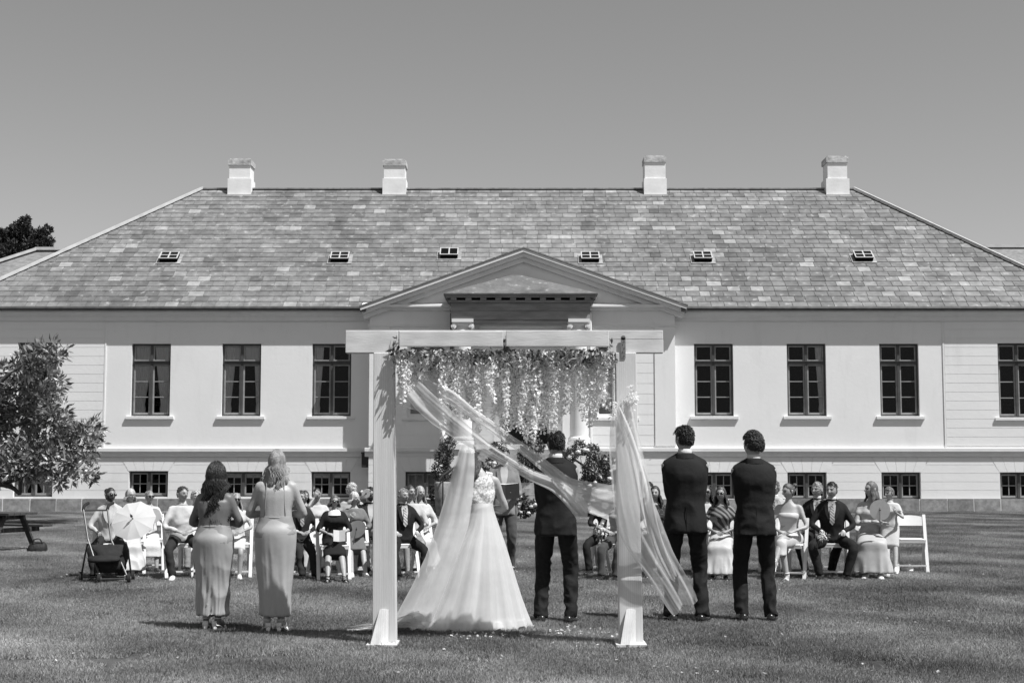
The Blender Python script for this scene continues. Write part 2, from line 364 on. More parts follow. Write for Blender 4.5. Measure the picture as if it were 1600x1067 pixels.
rh = [rect(c, a, b, D, w_) for c, a, b, D, w_ in RWIN]
bh = [rect(c, a, b, D0, 61) for c, a, b in BWIN if XL < XP(c, 750, D0) < XR]
rbh = [rect(c, a, b, DR, 61) for c, a, b in RBWIN]
door_h = (XP(783, 620, DR), XP(857, 620, DR), ZP(703, DR), ZP(556, DR))
holed_wall('front_wall', XL, XR, zB0 - .02, zEv - .11, D0, mid_h, M_wall)
holed_wall('centre_bay_wall', RL, RR, 0, zEave + .1, DR, rh + rbh + [door_h], M_wall, 0.3)
wlh = [rect(57.5, 535, 650, DW)]; wrh = [rect(1591, 536, 652, DW)]
holed_wall('wing_wall', EL, XL, zB0 - .02, zEv - .11, DW + .035, wlh, M_wall)
holed_wall('wing_wall', XR, ER, zB0 - .02, zEv - .11, DW + .035, wrh, M_wall)
allb = [rect(c, a, b, D0, 61) for c, a, b in BWIN]
holed_wall('basement_wall', EL, ER, 0, zB0 - .02, D0 + .03, allb, M_wall)
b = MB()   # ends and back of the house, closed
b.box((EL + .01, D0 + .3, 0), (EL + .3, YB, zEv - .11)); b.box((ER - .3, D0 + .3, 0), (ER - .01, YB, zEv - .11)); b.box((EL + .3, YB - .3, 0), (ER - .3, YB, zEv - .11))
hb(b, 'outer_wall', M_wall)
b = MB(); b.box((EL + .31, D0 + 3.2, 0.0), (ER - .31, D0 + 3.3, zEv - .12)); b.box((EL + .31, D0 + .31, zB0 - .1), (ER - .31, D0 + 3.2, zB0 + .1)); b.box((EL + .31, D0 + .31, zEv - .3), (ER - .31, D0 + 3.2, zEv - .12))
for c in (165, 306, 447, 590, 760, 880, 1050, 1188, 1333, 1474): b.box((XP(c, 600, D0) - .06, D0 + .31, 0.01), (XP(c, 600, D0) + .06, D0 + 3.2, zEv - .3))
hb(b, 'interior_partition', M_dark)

# rusticated courses as separate raised strips
def course(poly, y, t=0.015, name='wall_course'):
    hb(MB().prism(poly, y - t, y + .004), name, M_wall)
def wing_courses(x0, x1, holes, y, z0, z1, n, gap=.012, inner=None):
    h = (z1 - z0) / n
    for i in range(n):
        a, c = z0 + i * h + gap / 2, z0 + (i + 1) * h - gap / 2; cuts = [(x0, x1)]
        for hx0, hx1, hz0, hz1 in holes:
            if hz0 < c and hz1 > a:
                # course passes the opening: keep only the parts beside it (or clip exactly at its edge height)
                cuts = [s for p, q in cuts for s in ([(p, q)] if hx1 < p or hx0 > q else [(p, hx0 - .002), (hx1 + .002, q)]) if s[1] - s[0] > .05] if min(c, hz1) - max(a, hz0) > .02 else cuts
        for p, q in cuts: course([(p, a), (q, a), (q, c), (p, c)], y)
zT = zEv - .12
nW = 15
def snap_holes(hs, z0, z1, n): return hs
wing_courses(EL, XL - .06, wlh, DW + .035, zB1 + .02, zT, nW)
wing_courses(XR + .06, ER, wrh, DW + .035, zB1 + .02, zT, nW)
for q in (XL - .05, XR): hb(MB().box((q, DW + .012, zB1), (q + .05, DW + .035, zT)), 'wall_edge_strip', M_wall)
# centre bay: smooth corner strips, courses between
pw = XP(1055, 600, DR) - XP(1023, 600, DR)
b = MB(); b.box((RL - .0, DR - .04, zB1 + .02), (RL + pw, DR + .0, zEave - .5)); hb(b, 'pilaster', M_wall)
b = MB(); b.box((RR - pw, DR - .04, zB1 + .02), (RR, DR + .0, zEave - .5)); hb(b, 'pilaster', M_wall)
wing_courses(RL + pw + .02, RR - pw - .02, rh + [(door_h[0] - .35, door_h[1] + .35, door_h[2] - 3, door_h[3] + .3)], DR, zB1 + .02, zEave - .5, 12)
hb(MB().box((RL - .001, DR + .001, 0.0), (RL + .28, D0 + .02, zEv - .01)), 'bay_return_wall', M_wall); hb(MB().box((RR - .28, DR + .001, 0.0), (RR + .001, D0 + .02, zEv - .01)), 'bay_return_wall', M_wall)
# basement courses with fanned stones above each window
def basement(x0, x1, holes, y, nc=5):
    zt = zB0 - .035; ztop = max([h[3] for h in holes] + [zt - .5]); hh = (zt - zPl) / nc; gap = .010
    for h in holes:
        a, c, d, e = h; s = .30
        for i in range(5):
            f0, f1 = i / 5, (i + 1) / 5
            bx0, bx1 = a - .02 + (c - a + .04) * f0 + .004, a - .02 + (c - a + .04) * f1 - .004
            tx0, tx1 = a - s + (c - a + 2 * s) * f0 + .004, a - s + (c - a + 2 * s) * f1 - .004
            course([(bx0, e + .01), (bx1, e + .01), (tx1, zt - gap / 2), (tx0, zt - gap / 2)], y, .017, 'fan_stone')
    hs = sorted(holes)
    for i in range(nc):
        z0_, z1_ = zPl + i * hh + gap / 2, zPl + (i + 1) * hh - gap / 2
        def edge(h, z, side):
            a, c, d, e = h; s = .30
            off = 0.004 if z <= e else .03 + (s) * (z - e) / (zt - e)
            return (a - off - .0) if side < 0 else (c + off)
        segs = []; cur = None
        bounds = [('w', x0)] + [x for h in hs for x in (('l', h), ('r', h))] + [('w', x1)]
        for j in range(0, len(bounds), 2):
            L_, R_ = bounds[j], bounds[j + 1]
            f = lambda B, z: B[1] if B[0] == 'w' else edge(B[1], z, -1 if B[0] == 'l' else 1)
            if any(abs((z0_ + z1_) / 2 - h[2]) < 0 for h in hs): pass
            p = [(f(L_, z0_), z0_), (f(R_, z0_), z0_), (f(R_, z1_), z1_), (f(L_, z1_), z1_)]
            if p[1][0] - p[0][0] > .05: course(p, y)
    # lowest strip under windows
    for a, c, d, e in hs:
        if d > zPl + .02: course([(a, zPl + .002), (c, zPl + .002), (c, d - .004), (a, d - .004)], y)
basement(EL, RL - .002, sorted(h for h in allb if h[1] < RL), D0 + .03)
basement(RR + .002, ER, sorted(h for h in allb if h[0] > RR), D0 + .03)
basement(RL, RR, rbh, DR)
# string course
def band(x0, x1, y, e0=0, e1=0):
    b = MB(); zb, zt_ = zB0, zB1
    prof = [(y, zb - .05), (y - .03, zb - .05), (y - .035, zb + .04), (y - .07, zb + .10), (y - .09, zb + .12), (y - .09, zb + .22), (y, zb + .23)]
    b.prism_yz(prof, x0, x1); hb(b, 'string_course', M_trim)
band(EL, RL - .0, D0); band(RR, ER, D0); band(RL - .12, XP(700, 700, DR), DR); band(XP(925, 700, DR), RR + .12, DR)
# granite plinth of separate blocks with pale joints
def plinth(x0, x1, y):
    hb(MB().box((x0, y - .036, 0.001), (x1, y + .03, zPl - .012)), 'plinth_joint', M_mort)
    x = x0; base = [MB().box((0, 0, 0), (1, .08, 1)).mesh('granite_block', m) for m in M_gran]
    while x < x1 - .05:
        wd = min(rng.uniform(.78, .95), x1 - x)
        o = link('granite_block', rng.choice(base)); o.parent = house; o.matrix_parent_inverse = HINV.copy()
        o.location = (x + .018, y - .045 - rng.uniform(0, .008), 0.0); o.scale = (wd - .036, 1, zPl - rng.uniform(0.0, .012)); x += wd
plinth(EL - .05, RL - .06, D0 - .03); plinth(RR + .06, ER + .05, D0 - .03); plinth(RL - .05, RR + .05, DR - .03)

# windows
def window(h, y, kind, white=False, curtain=None, blind=False):
    x0, x1, z0, z1 = h; W, H = x1 - x0, z1 - z0; fr = M_wframe if white else M_frame; ba = M_wframe if white else M_bar
    yf = y + .10; t = .055
    b = MB(); b.box((x0, yf, z0), (x0 + t, yf + .10, z1)); b.box((x1 - t, yf, z0), (x1, yf + .10, z1)); b.box((x0 + t, yf, z1 - t), (x1 - t, yf + .10, z1)); b.box((x0 + t, yf, z0), (x1 - t, yf + .10, z0 + t))
    xm = (x0 + x1) / 2
    b.box((xm - .04, yf - .01, z0 + t), (xm + .04, yf + .10, z1 - t))
    tr = None
    if kind == 'tall':
        tr = z1 - H * .265; b.box((x0 + t, yf - .025, tr - .045), (xm - .04, yf + .10, tr + .045)); b.box((xm + .04, yf - .025, tr - .045), (x1 - t, yf + .10, tr + .045)); b.box((x0 + t, yf - .05, tr + .045), (x1 - t, yf - .012, tr + .065))
    w_ = hb(b, 'window', fr)
    fields = [(x0 + t, xm - .04, z0 + t, (tr - .045) if tr else z1 - t), (xm + .04, x1 - t, z0 + t, (tr - .045) if tr else z1 - t)]
    if tr: fields += [(x0 + t, xm - .04, tr + .045, z1 - t), (xm + .04, x1 - t, tr + .045, z1 - t)]
    for i, (a, c, d, e) in enumerate(fields):
        s = .045; yb = yf + .03; b = MB()
        b.box((a, yb, d), (a + s, yb + .045, e)); b.box((c - s, yb, d), (c, yb + .045, e)); b.box((a + s, yb, e - s), (c - s, yb + .045, e)); b.box((a + s, yb, d), (c - s, yb + .045, d + s * 1.3))
        nz_, nx_ = (3, 1) if (tr and i < 2) else ((1, 1) if tr else (2, 2)); ia, ic, id_, ie = a + s, c - s, d + s * 1.3, e - s
        zc = [id_ + (ie - id_) * k / nz_ for k in range(nz_ + 1)]; xc = [ia + (ic - ia) * k / nx_ for k in range(nx_ + 1)]
        sash = hb(b, 'sash', ba if kind == 'tall' else ba, w_)
        if nz_ > 1 or nx_ > 1:
            b = MB()
            for z in zc[1:-1]: b.box((ia, yb + .008, z - .014), (ic, yb + .038, z + .014))
            for x in xc[1:-1]:
                for k in range(nz_): b.box((x - .014, yb + .009, zc[k] + .014), (x + .014, yb + .037, zc[k + 1] - .014))
            hb(b, 'glazing_bar', ba, w_)
        for k in range(nz_):
            for q in range(nx_):
                o = MB().add([(xc[q], yb + .02, zc[k]), (xc[q + 1], yb + .02, zc[k]), (xc[q + 1], yb + .02, zc[k + 1]), (xc[q], yb + .02, zc[k + 1])], [(0, 1, 2, 3)]); hb(o, 'pane', M_glass, w_, fix=False)
    if curtain:
        for side, open_ in curtain:
            b = MB(); n, mrows = 22, 14; vs = []; fs = []; zt_, zb_ = z1 - t, z0 + t + .02
            for j in range(mrows + 1):
                u = j / mrows; z = zt_ + (zb_ - zt_) * u
                f = open_ * (1 - .55 * max(0, 1 - abs(u - .95) * 1.1)) if u > .3 else open_
                wd = (W / 2 - t) * min(1.0, (open_ + .1) * (1 - .5 * u ** 1.2 + (.1 if u > .9 else 0)))
                for i in range(n + 1):
                    s_ = i / n; xx = (x0 + t + wd * s_) if side < 0 else (x1 - t - wd * s_)
                    vs.append((xx, yf + .075 + .012 * math.sin(s_ * 38 + u * 2), z))
            for j in range(mrows):
                for i in range(n): q = j * (n + 1) + i; fs.append((q, q + 1, q + n + 2, q + n + 1))
            o = hb(b.add(vs, fs), 'curtain', M_curt, w_, True, False)
    if blind:
        hb(MB().box((x0 + t, yf + .082, z1 - H * .24), (x1 - t, yf + .086, z1 - t)), 'blind', M_curt, w_)
    if kind == 'tall':
        b = MB(); b.prism_yz([(y - .075, z0 - .09), (y - .075, z0 - .012), (y + .1, z0 - .004), (y + .1, z0 - .11), (y + .001, z0 - .11)], x0 - .14, x1 + .14); hb(b, 'sill', M_trim if True else M_stone, w_)
    return w_
curt = {0: [(-1, .95), (1, .75)], 1: [(-1, .55), (1, .25)], 2: [(-1, .42)], 4: [(1, .35)], 6: [(1, .6), (-1, .5)]}
for i, (c, a, b_, D, w_) in enumerate(WIN): window(rect(c, a, b_, D, w_), D if D == D0 else DW + .035, 'tall', curtain=curt.get(i), blind=(i == 1))
for c, a, b_, D, w_ in RWIN: window(rect(c, a, b_, D, w_), D, 'tall', white=True)
for i, h in enumerate(allb): window(h, D0 + .03, 'low', blind=i in (1, 2), curtain=[(-1, .9), (1, .9)] if i == 7 else None)
for h in rbh: window(h, DR, 'low')

# --- main roof
roofm = MB(); t_ = .12
A = Vector((EL - .35, EY, zEv)); Bv = Vector((ER + .35, EY, zEv)); Cv = Vector((RXR, RY, zRd)); Dv = Vector((RXL, RY, zRd))
YBk = 2 * RY - EY; E = Vector((EL - .35, YBk, zEv)); F_ = Vector((ER + .35, YBk, zEv)); dz = Vector((0, 0, -.1))
roofm.add([A, Bv, Cv, Dv, E, F_], [(0, 1, 2, 3), (5, 4, 3, 2), (4, 0, 3), (1, 5, 2)])
roofm.add([A + dz, Bv + dz, F_ + dz, E + dz], [(0, 3, 2, 1)])
roofm.add([A, Bv, Bv + dz, A + dz, E, F_, F_ + dz, E + dz], [(0, 3, 2, 1), (4, 5, 6, 7), (0, 4, 7, 3), (1, 2, 6, 5)])
roof = hb(roofm, 'roof', M_slate[2], fix=False)
# eave soffit, gutter
b = MB(); b.box((EL - .3, EY + .05, zEv - .16), (ER + .3, D0 + .02, zEv - .102)); hb(b, 'eave_soffit', M_trim)
b = MB(); b.prism_yz([(D0 - .001, zEv - .42), (D0 - .07, zEv - .42), (D0 - .09, zEv - .30), (D0 - .16, zEv - .22), (D0 - .2, zEv - .161), (D0 - .001, zEv - .161)], EL - .1, RL - .02); hb(b, 'eave_moulding', M_trim)
b = MB(); b.prism_yz([(D0 - .001, zEv - .42), (D0 - .07, zEv - .42), (D0 - .09, zEv - .30), (D0 - .16, zEv - .22), (D0 - .2, zEv - .161), (D0 - .001, zEv - .161)], RR + .02, ER + .1); hb(b, 'eave_moulding', M_trim)
for xa, xb in ((EL - .4, RL - .32), (RR + .32, ER + .4)):
    b = MB(); b.loft([(Vector((x, EY - .03, zEv - .04)), Vector((0, .07, 0)), Vector((0, 0, .07))) for x in (xa, xb)], 10); hb(b, 'gutter', M_lead)
# hip and ridge flashings
for p, q, nm in ((A, Dv, 'hip_flashing'), (Bv, Cv, 'hip_flashing')):
    o = Vector((0, -.02, .06)); b = MB(); b.bar(p + o, q + o, .17, .08); hb(b, nm, M_ridge, roof)
b = MB(); b.bar(Dv + Vector((0, 0, .03)), Cv + Vector((0, 0, .03)), .2, .045); hb(b, 'ridge_cap', M_capg, roof)
# slates
S_up = (Dv - A); slope = Vector((0, RY - EY, zRd - zEv)); SL = slope.length; sdir = slope / SL; snor = Vector((0, -sdir.z, sdir.y))
NR = 26; rh_ = SL / NR; tilt = R(1.6)
gab_apex = PX(818, 386, DR - .45); gab_l = PX(561, 478, DR - .45); gab_r = PX(1075, 476, DR - .45)
def slate_rows():
    out = []
    for r_ in range(NR):
        f = r_ / NR; xl = A.x + (Dv.x - A.x) * (f + .5 / NR) + .1; xr = Bv.x + (Cv.x - Bv.x) * (f + .5 / NR) - .1
        x = xl - rng.uniform(0, .3)
        while x < xr:
            wd = .42 * rng.choice([1, 1, 1, 1, .8, 1.15]); a, c = max(x, xl), min(x + wd, xr)
            if c - a > .1: out.append((r_, a, c - .016))
            x += wd
    return out
def slate_tone(x, f):
    base = 2.6 + 1.2 * math.sin(x * .45 + 1.3) * math.sin(f * 3 + x * .1) + rng.gauss(0, .8)
    if rng.random() < .07: base = 5.2 + rng.random()
    if rng.random() < .02: base = 0.2
    return max(0, min(6, int(round(base))))
slates = slate_rows(); single, mass = slates[:300], slates[300:]
def slate_geo(mb, r_, a, c, mi):
    o = A + sdir * (rh_ * r_) + snor * .004; lift = snor * (.020 + rng.uniform(0, .006)); Ls = rh_ * 1.12
    p = [Vector((a, o.y, o.z)), Vector((c, o.y, o.z))]; up = sdir * Ls
    vs = [p[0] + lift, p[1] + lift, p[1] + up + snor * .004, p[0] + up + snor * .004, p[0] + lift - snor * .018, p[1] + lift - snor * .018, p[1] + up - snor * .002, p[0] + up - snor * .002]
    mb.add(vs, [(0, 1, 2, 3), (0, 4, 5, 1), (1, 5, 6, 2), (3, 7, 4, 0)], mi)
protos = []
for m in M_slate:
    b = MB(); Ls = rh_ * 1.12; l2, l0 = snor * .023, snor * .004; up = sdir * Ls; X = Vector((1, 0, 0))
    vs = [l2, X + l2, X + up + l0, up + l0, l2 - snor * .018, X + l2 - snor * .018, X + up - snor * .002, up - snor * .002]
    b.add(vs, [(0, 1, 2, 3), (0, 4, 5, 1), (1, 5, 6, 2), (3, 7, 4, 0)]); protos.append(b.mesh('slate', m))
for r_, a, c in single:
    o = link('slate', protos[slate_tone(a, r_ / NR)], roof); p = A + sdir * (rh_ * r_) + snor * .004
    o.location = (a, p.y, p.z); o.scale = (c - a, 1, 1)
mb = MB()
for r_, a, c in mass: slate_geo(mb, r_, a, c, slate_tone(a, r_ / NR))
meta(hb(mb, 'slate_courses', M_slate, roof, fix=False), kind='stuff')

# --- gable over the centre bay
gy = DR - .45
ax, az = gab_apex.x, gab_apex.z; lx, lz = gab_l.x, gab_l.z; rx, rz_ = gab_r.x, gab_r.z
def rake(t0, t1, y0, y1, name, m):
    b = MB(); u = Vector((ax - lx, az - lz)).normalized(); v_ = Vector((rx - ax, rz_ - az)).normalized()
    def off(px_, pz_, nx, nz, t): return (px_ + nx * t, pz_ + nz * t)
    nl = (u.y, -u.x); nr = (v_.y, -v_.x)   # inward (down) normals
    def line_pt(t):   # apex after offset t
        k = t / math.cos(math.atan2(az - lz, ax - lx)); return (ax, az - k)
    b.prism([(lx + nl[0] * t0, lz + nl[1] * t0), (lx + nl[0] * t1, lz + nl[1] * t1), line_pt(t1), line_pt(t0)][::-1], y0, y1)
    b.prism([line_pt(t0), line_pt(t1), (rx + nr[0] * t1, rz_ + nr[1] * t1), (rx + nr[0] * t0, rz_ + nr[1] * t0)][::-1], y0, y1)
    return hb(b, name, m)
# gable roof running back into the main slope
yb_ap = EY + (az - zEv) / (zRd - zEv) * (RY - EY) + .25
b = MB(); b.add([(lx, gy - .02, lz), (ax, gy - .02, az), (ax, yb_ap, az), (lx, EY + .2, lz), (rx, gy - .02, rz_), (rx, EY + .2, rz_)], [(0, 3, 2, 1), (1, 2, 5, 4)])
b.add([(lx, gy - .02, lz - .05), (ax, gy - .02, az - .05), (ax, yb_ap, az - .05), (lx, EY + .2, lz - .05), (rx, gy - .02, rz_ - .05), (rx, EY + .2, rz_ - .05)], [(0, 1, 2, 3), (1, 4, 5, 2)])
b.add([(lx, gy - .02, lz), (ax, gy - .02, az), (rx, gy - .02, rz_), (lx, gy - .02, lz - .05), (ax, gy - .02, az - .05), (rx, gy - .02, rz_ - .05)], [(0, 1, 4, 3), (1, 2, 5, 4)])
gr = hb(b, 'gable_roof', M_slate[2], fix=False)
rake(.055, .14, gy, DR + .2, 'raking_cornice', M_trim); rake(.142, .26, gy + .14, DR + .2, 'raking_cornice', M_trim); rake(.262, .40, gy + .30, DR + .2, 'raking_cornice', M_trim)
b = MB(); b.prism([(RL - .05, zEave - .15), (RR + .05, zEave - .15), (rx - .5, rz_), (ax, az - .3), (lx + .5, lz)], DR + .005, DR + .3); hb(b, 'tympanum', M_wall)
zc = ZP(480, DR - .15)
b = MB(); b.prism_yz([(DR + .004, zc - .12), (DR - .08, zc - .1), (DR - .14, zc - .02), (DR - .30, zc), (DR - .30, zc + .06), (DR + .004, zc + .16)], RL - .22, RR + .22); hb(b, 'bay_cornice', M_trim)
b = MB(); b.prism_yz([(DR + .002, zc - .62), (DR - .06, zc - .60), (DR - .06, zc - .54), (DR + .002, zc - .52)], RL - .04, RR + .04); hb(b, 'bay_fillet', M_trim)
for xx, sg in ((lx + .12, 1), (rx - .10, -1)):
    b = MB(); b.box((xx - .10, gy + .04, zEv - .20), (xx + .08, EY - .0, zEv - .04)); hb(b, 'gutter_box', M_lead)
# --- porch
DP = DR - 1.55
x0, x1 = XP(693, 465, DP), XP(934, 465, DP); zt_, zs = ZP(458, DP), ZP(497, DP)
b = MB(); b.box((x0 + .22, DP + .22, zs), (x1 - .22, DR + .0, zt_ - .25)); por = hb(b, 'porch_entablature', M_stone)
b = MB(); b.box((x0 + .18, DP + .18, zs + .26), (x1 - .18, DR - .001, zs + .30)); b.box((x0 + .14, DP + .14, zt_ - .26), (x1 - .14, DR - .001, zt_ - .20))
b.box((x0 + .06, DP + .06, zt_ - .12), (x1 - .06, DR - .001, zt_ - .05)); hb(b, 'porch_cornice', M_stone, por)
b = MB(); b.box((x0, DP, zt_ - .05), (x1, DR - .002, zt_)); hb(b, 'porch_roof_edge', M_lead, por)
n_ = 10
for i in range(n_):
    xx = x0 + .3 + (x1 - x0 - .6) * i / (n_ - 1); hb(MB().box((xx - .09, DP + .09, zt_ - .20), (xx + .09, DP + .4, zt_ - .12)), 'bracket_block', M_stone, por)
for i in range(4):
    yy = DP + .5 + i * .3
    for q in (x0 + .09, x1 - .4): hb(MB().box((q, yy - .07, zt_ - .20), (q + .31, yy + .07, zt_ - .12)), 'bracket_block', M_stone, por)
apx, apz = XP(806, 430, DR - .2), ZP(430, DR - .2)
b = MB(); b.add([(x0, DP, zt_), (x1, DP, zt_), (x1, DR, zt_ + .02), (x0, DR, zt_ + .02), (apx - .15, DR - .25, apz), (apx + .15, DR - .25, apz), (apx + .15, DR, apz), (apx - .15, DR, apz)], [(0, 1, 5, 4), (1, 2, 6, 5), (3, 0, 4, 7), (4, 5, 6, 7)])
hb(b, 'porch_roof', M_slate[1], por, fix=False)
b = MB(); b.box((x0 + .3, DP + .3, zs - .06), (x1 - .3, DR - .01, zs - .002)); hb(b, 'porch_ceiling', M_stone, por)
zL = ZP(694, DP + .4)   # porch floor level
for c in (723, 904.5):
    cx_, cy_ = XP(c, 600, DP + .5), DP + .5; z0_ = zL; z1_ = zs - .002; Hc = z1_ - z0_
    b = MB(); prof = [(.36, 0), (.36, .09), (.33, .1), (.345, .15), (.33, .2), (.29, .22), (.285, .26)] + [(.285 - .045 * t ** 1.3, .26 + (Hc - .62) * t) for t in (.2, .4, .6, .8, 1)] + [(.27, Hc - .34), (.25, Hc - .3), (.25, Hc - .24), (.30, Hc - .2), (.30, Hc - .16)]
    b.lathe((cx_, cy_, z0_), prof, 28); hb(b, 'column', M_trim, smooth=False)
    b = MB(); b.box((cx_ - .33, cy_ - .33, z1_ - .10), (cx_ + .33, cy_ + .33, z1_)); b.box((cx_ - .29, cy_ - .27, z1_ - .16), (cx_ + .29, cy_ + .27, z1_ - .101))
    for sx in (-1, 1):   # volutes
        b.loft([(Vector((cx_ + sx * .27, cy_ + t, z1_ - .22)), Vector((.085, 0, 0)), Vector((0, 0, .085))) for t in (-.3, -.2, .2, .3)], 14)
        b.loft([(Vector((cx_ + sx * .27, cy_ - .32 + t, z1_ - .22)), Vector((.04, 0, 0)), Vector((0, 0, .04))) for t in (0, .03)], 10)
    hb(b, 'capital', M_trim)
    b = MB(); b.box((cx_ - .38, cy_ - .38, 0.02), (cx_ + .38, cy_ + .45, z0_ - .16)); b.box((cx_ - .44, cy_ - .44, z0_ - .16), (cx_ + .44, cy_ + .45, z0_ - .001)); hb(b, 'pedestal', M_trim)
    b = MB(); px_ = XP(c + (14 if c < 800 else -14), 600, DR); b.box((px_ - .24, DR - .12, zL), (px_ + .24, DR - .001, zs - .01)); b.box((px_ - .29, DR - .17, zs - .4), (px_ + .29, DR - .002, zs - .3)); hb(b, 'wall_pilaster', M_trim)
xa, xb = XP(741, 700, DP), XP(887, 700, DP)
b = MB(); b.box((xa, DP + .1, .02), (xb, DR - .02, zL)); hb(b, 'porch_floor', M_trim)
nst = 12
for i in range(nst):
    zz = zL * (1 - (i + 1) / (nst + 1)); yy = DP + .1 - i * .30
    hb(MB().box((xa, yy - .30, .004), (xb, yy, zz)), 'step', M_gran[0])
# door surround + doors
a_, c_, d_, e_ = door_h
b = MB(); b.box((a_ - .22, DR - .09, d_), (a_, DR + .02, e_)); b.box((c_, DR - .09, d_), (c_ + .22, DR + .02, e_)); b.box((a_ - .26, DR - .13, e_), (c_ + .26, DR + .02, e_ + .22)); hb(b, 'door_surround', M_trim)
for i in range(2):
    xm = (a_ + c_) / 2; p, q = (a_, xm - .01) if i == 0 else (xm + .01, c_)
    b = MB(); b.box((p, DR + .15, d_), (p + .1, DR + .2, e_)); b.box((q - .1, DR + .15, d_), (q, DR + .2, e_)); b.box((p + .1, DR + .15, e_ - .1), (q - .1, DR + .2, e_)); b.box((p + .1, DR + .15, d_), (q - .1, DR + .2, d_ + .7)); b.box((p + .1, DR + .152, d_ + 1.7), (q - .1, DR + .198, d_ + 1.75))
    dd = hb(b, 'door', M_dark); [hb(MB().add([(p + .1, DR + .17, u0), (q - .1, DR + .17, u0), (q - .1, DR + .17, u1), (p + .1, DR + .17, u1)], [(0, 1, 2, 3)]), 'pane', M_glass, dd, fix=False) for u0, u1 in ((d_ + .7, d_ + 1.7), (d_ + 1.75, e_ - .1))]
    hb(MB().tube([(q - .05 if i == 0 else p + .05, DR + .13, d_ + .95), (q - .12 if i == 0 else p + .12, DR + .12, d_ + .95)], .014), 'handle', M_ridge, dd)
# handrails
M_iron = mat('black_iron', 0.03, 0.5, 0.2, 20)
for sg, (ax_, ay_), (bx_, by_) in ((1, (876, 703), (934, 742)), (-1, (752, 703), (692, 742))):
    P0 = PX(ax_, ay_, DP - .1); P1 = PX(bx_, by_, DP - 2.6); b = MB(); b.tube([P0 + Vector((-sg * .25, .4, .02)), P0, P1, P1 + Vector((sg * .1, -.05, -.15))], .032, 8)
    for k in range(4):
        q = P0.lerp(P1, k / 3); b.tube([q, (q.x, q.y, 0.0)], .02, 6)
    hb(b, 'handrail', M_iron)
# downpipes and a lantern on the bay's side
for c, m in ((705.5, M_lead), (922.5, M_trim)):
    X_ = XP(c, 600, DR - .1); b = MB(); b.tube([(X_, DR - .12, zs + .3), (X_, DR - .12, 0.02)], .055, 10); hb(b, 'downpipe', m)
b = MB(); lx0 = XP(571, 718, D0 - .35); b.box((lx0 - .11, D0 - .46, ZP(730, D0 - .35)), (lx0 + .11, D0 - .22, ZP(709, D0 - .35))); b.box((lx0 - .13, D0 - .48, ZP(709, D0 - .35)), (lx0 + .13, D0 - .2, ZP(706, D0 - .35))); b.box((lx0 - .02, D0 - .2, ZP(715, D0 - .35)), (lx0 + .02, D0 + .0, ZP(712, D0 - .35))); hb(b, 'wall_lantern', M_iron)

# --- chimneys
M_chim = mat('chimney_render', 0.78, 0.85, 0.08, 2, 0.2, 12, world=True, extra=stain)
M_cap = mat('chimney_cap', 0.45, 0.9, 0.35, 6, 0.5, 20, world=True)
for c, top, w0, w1, wc in ((374, 247, 37, 33, 37), (616, 248, 37, 33, 37), (1024, 242.5, 36, 33, 35), (1309, 243, 37, 31, 35)):
    yf = RY - .38; X_ = XP(c, 280, yf); k = 1 / FPX * yf; zt = ZP(top, yf); zm = ZP(279, yf); zb = ZP(308, yf) - .3
    b = MB(); b.box((X_ - w0 / 2 * k, yf, zb), (X_ + w0 / 2 * k, yf + .85, zm)); b.box((X_ - w1 / 2 * k, yf + .04, zm), (X_ + w1 / 2 * k, yf + .81, zt - .26)); ch = hb(b, 'chimney', M_chim, roof)
    b = MB(); b.box((X_ - wc / 2 * k, yf + .0, zt - .26), (X_ + wc / 2 * k, yf + .85, zt - .06)); b.box((X_ - wc / 2 * k + .06, yf + .06, zt - .06), (X_ + wc / 2 * k - .06, yf + .79, zt + .0)); hb(b, 'chimney_cap', M_cap, ch)
    hb(MB().box((X_ - w0 / 2 * k - .03, yf - .05, zb), (X_ + w0 / 2 * k + .03, yf + .9, ZP(304, yf) )), 'flashing', M_ridge, ch)
# --- roof lights
for c, py in ((265.5, 406), (531.5, 406), (702, 400), (922, 406), (1097.5, 405.5), (1348, 404.5)):
    f = 0.0
    for _ in range(40):   # find where the slope meets this picture row
        P = A + slope * f; d = ZP(py, P.y) - P.z; f += d / 30
    P = Vector((XP(c, py, P.y), P.y, P.z)); X = Vector((1, 0, 0)); hw, hl, hh = .31, .24, .17
    def q(u, v_, n_): return P + X * u + sdir * v_ + snor * n_
    def obox(mb, u0, u1, v0, v1, n0, n1):
        mb.add([q(u0, v0, n0), q(u1, v0, n0), q(u1, v1, n0), q(u0, v1, n0), q(u0, v0, n1), q(u1, v0, n1), q(u1, v1, n1), q(u0, v1, n1)], [(0, 3, 2, 1), (4, 5, 6, 7), (0, 1, 5, 4), (1, 2, 6, 5), (2, 3, 7, 6), (3, 0, 4, 7)])
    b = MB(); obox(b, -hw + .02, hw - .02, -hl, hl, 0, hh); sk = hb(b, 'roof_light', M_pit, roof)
    b = MB(); obox(b, -hw - .10, hw + .10, -hl - .10, hl + .06, .03, .045); hb(b, 'flashing', M_capg, sk)
    b = MB(); w_ = .034
    obox(b, -hw, -hw + w_, -hl, hl, hh, hh + .03); obox(b, hw - w_, hw, -hl, hl, hh, hh + .03); obox(b, -hw + w_, hw - w_, hl - w_, hl, hh, hh + .03); obox(b, -hw + w_, hw - w_, -hl, -hl + w_, hh, hh + .03); obox(b, -.02, .02, -hl + w_, hl - w_, hh, hh + .03)
    if c != 702: obox(b, -hw + w_, hw - w_, -.018, .018, hh, hh + .028)
    hb(b, 'glazing_frame', M_bar2, sk)
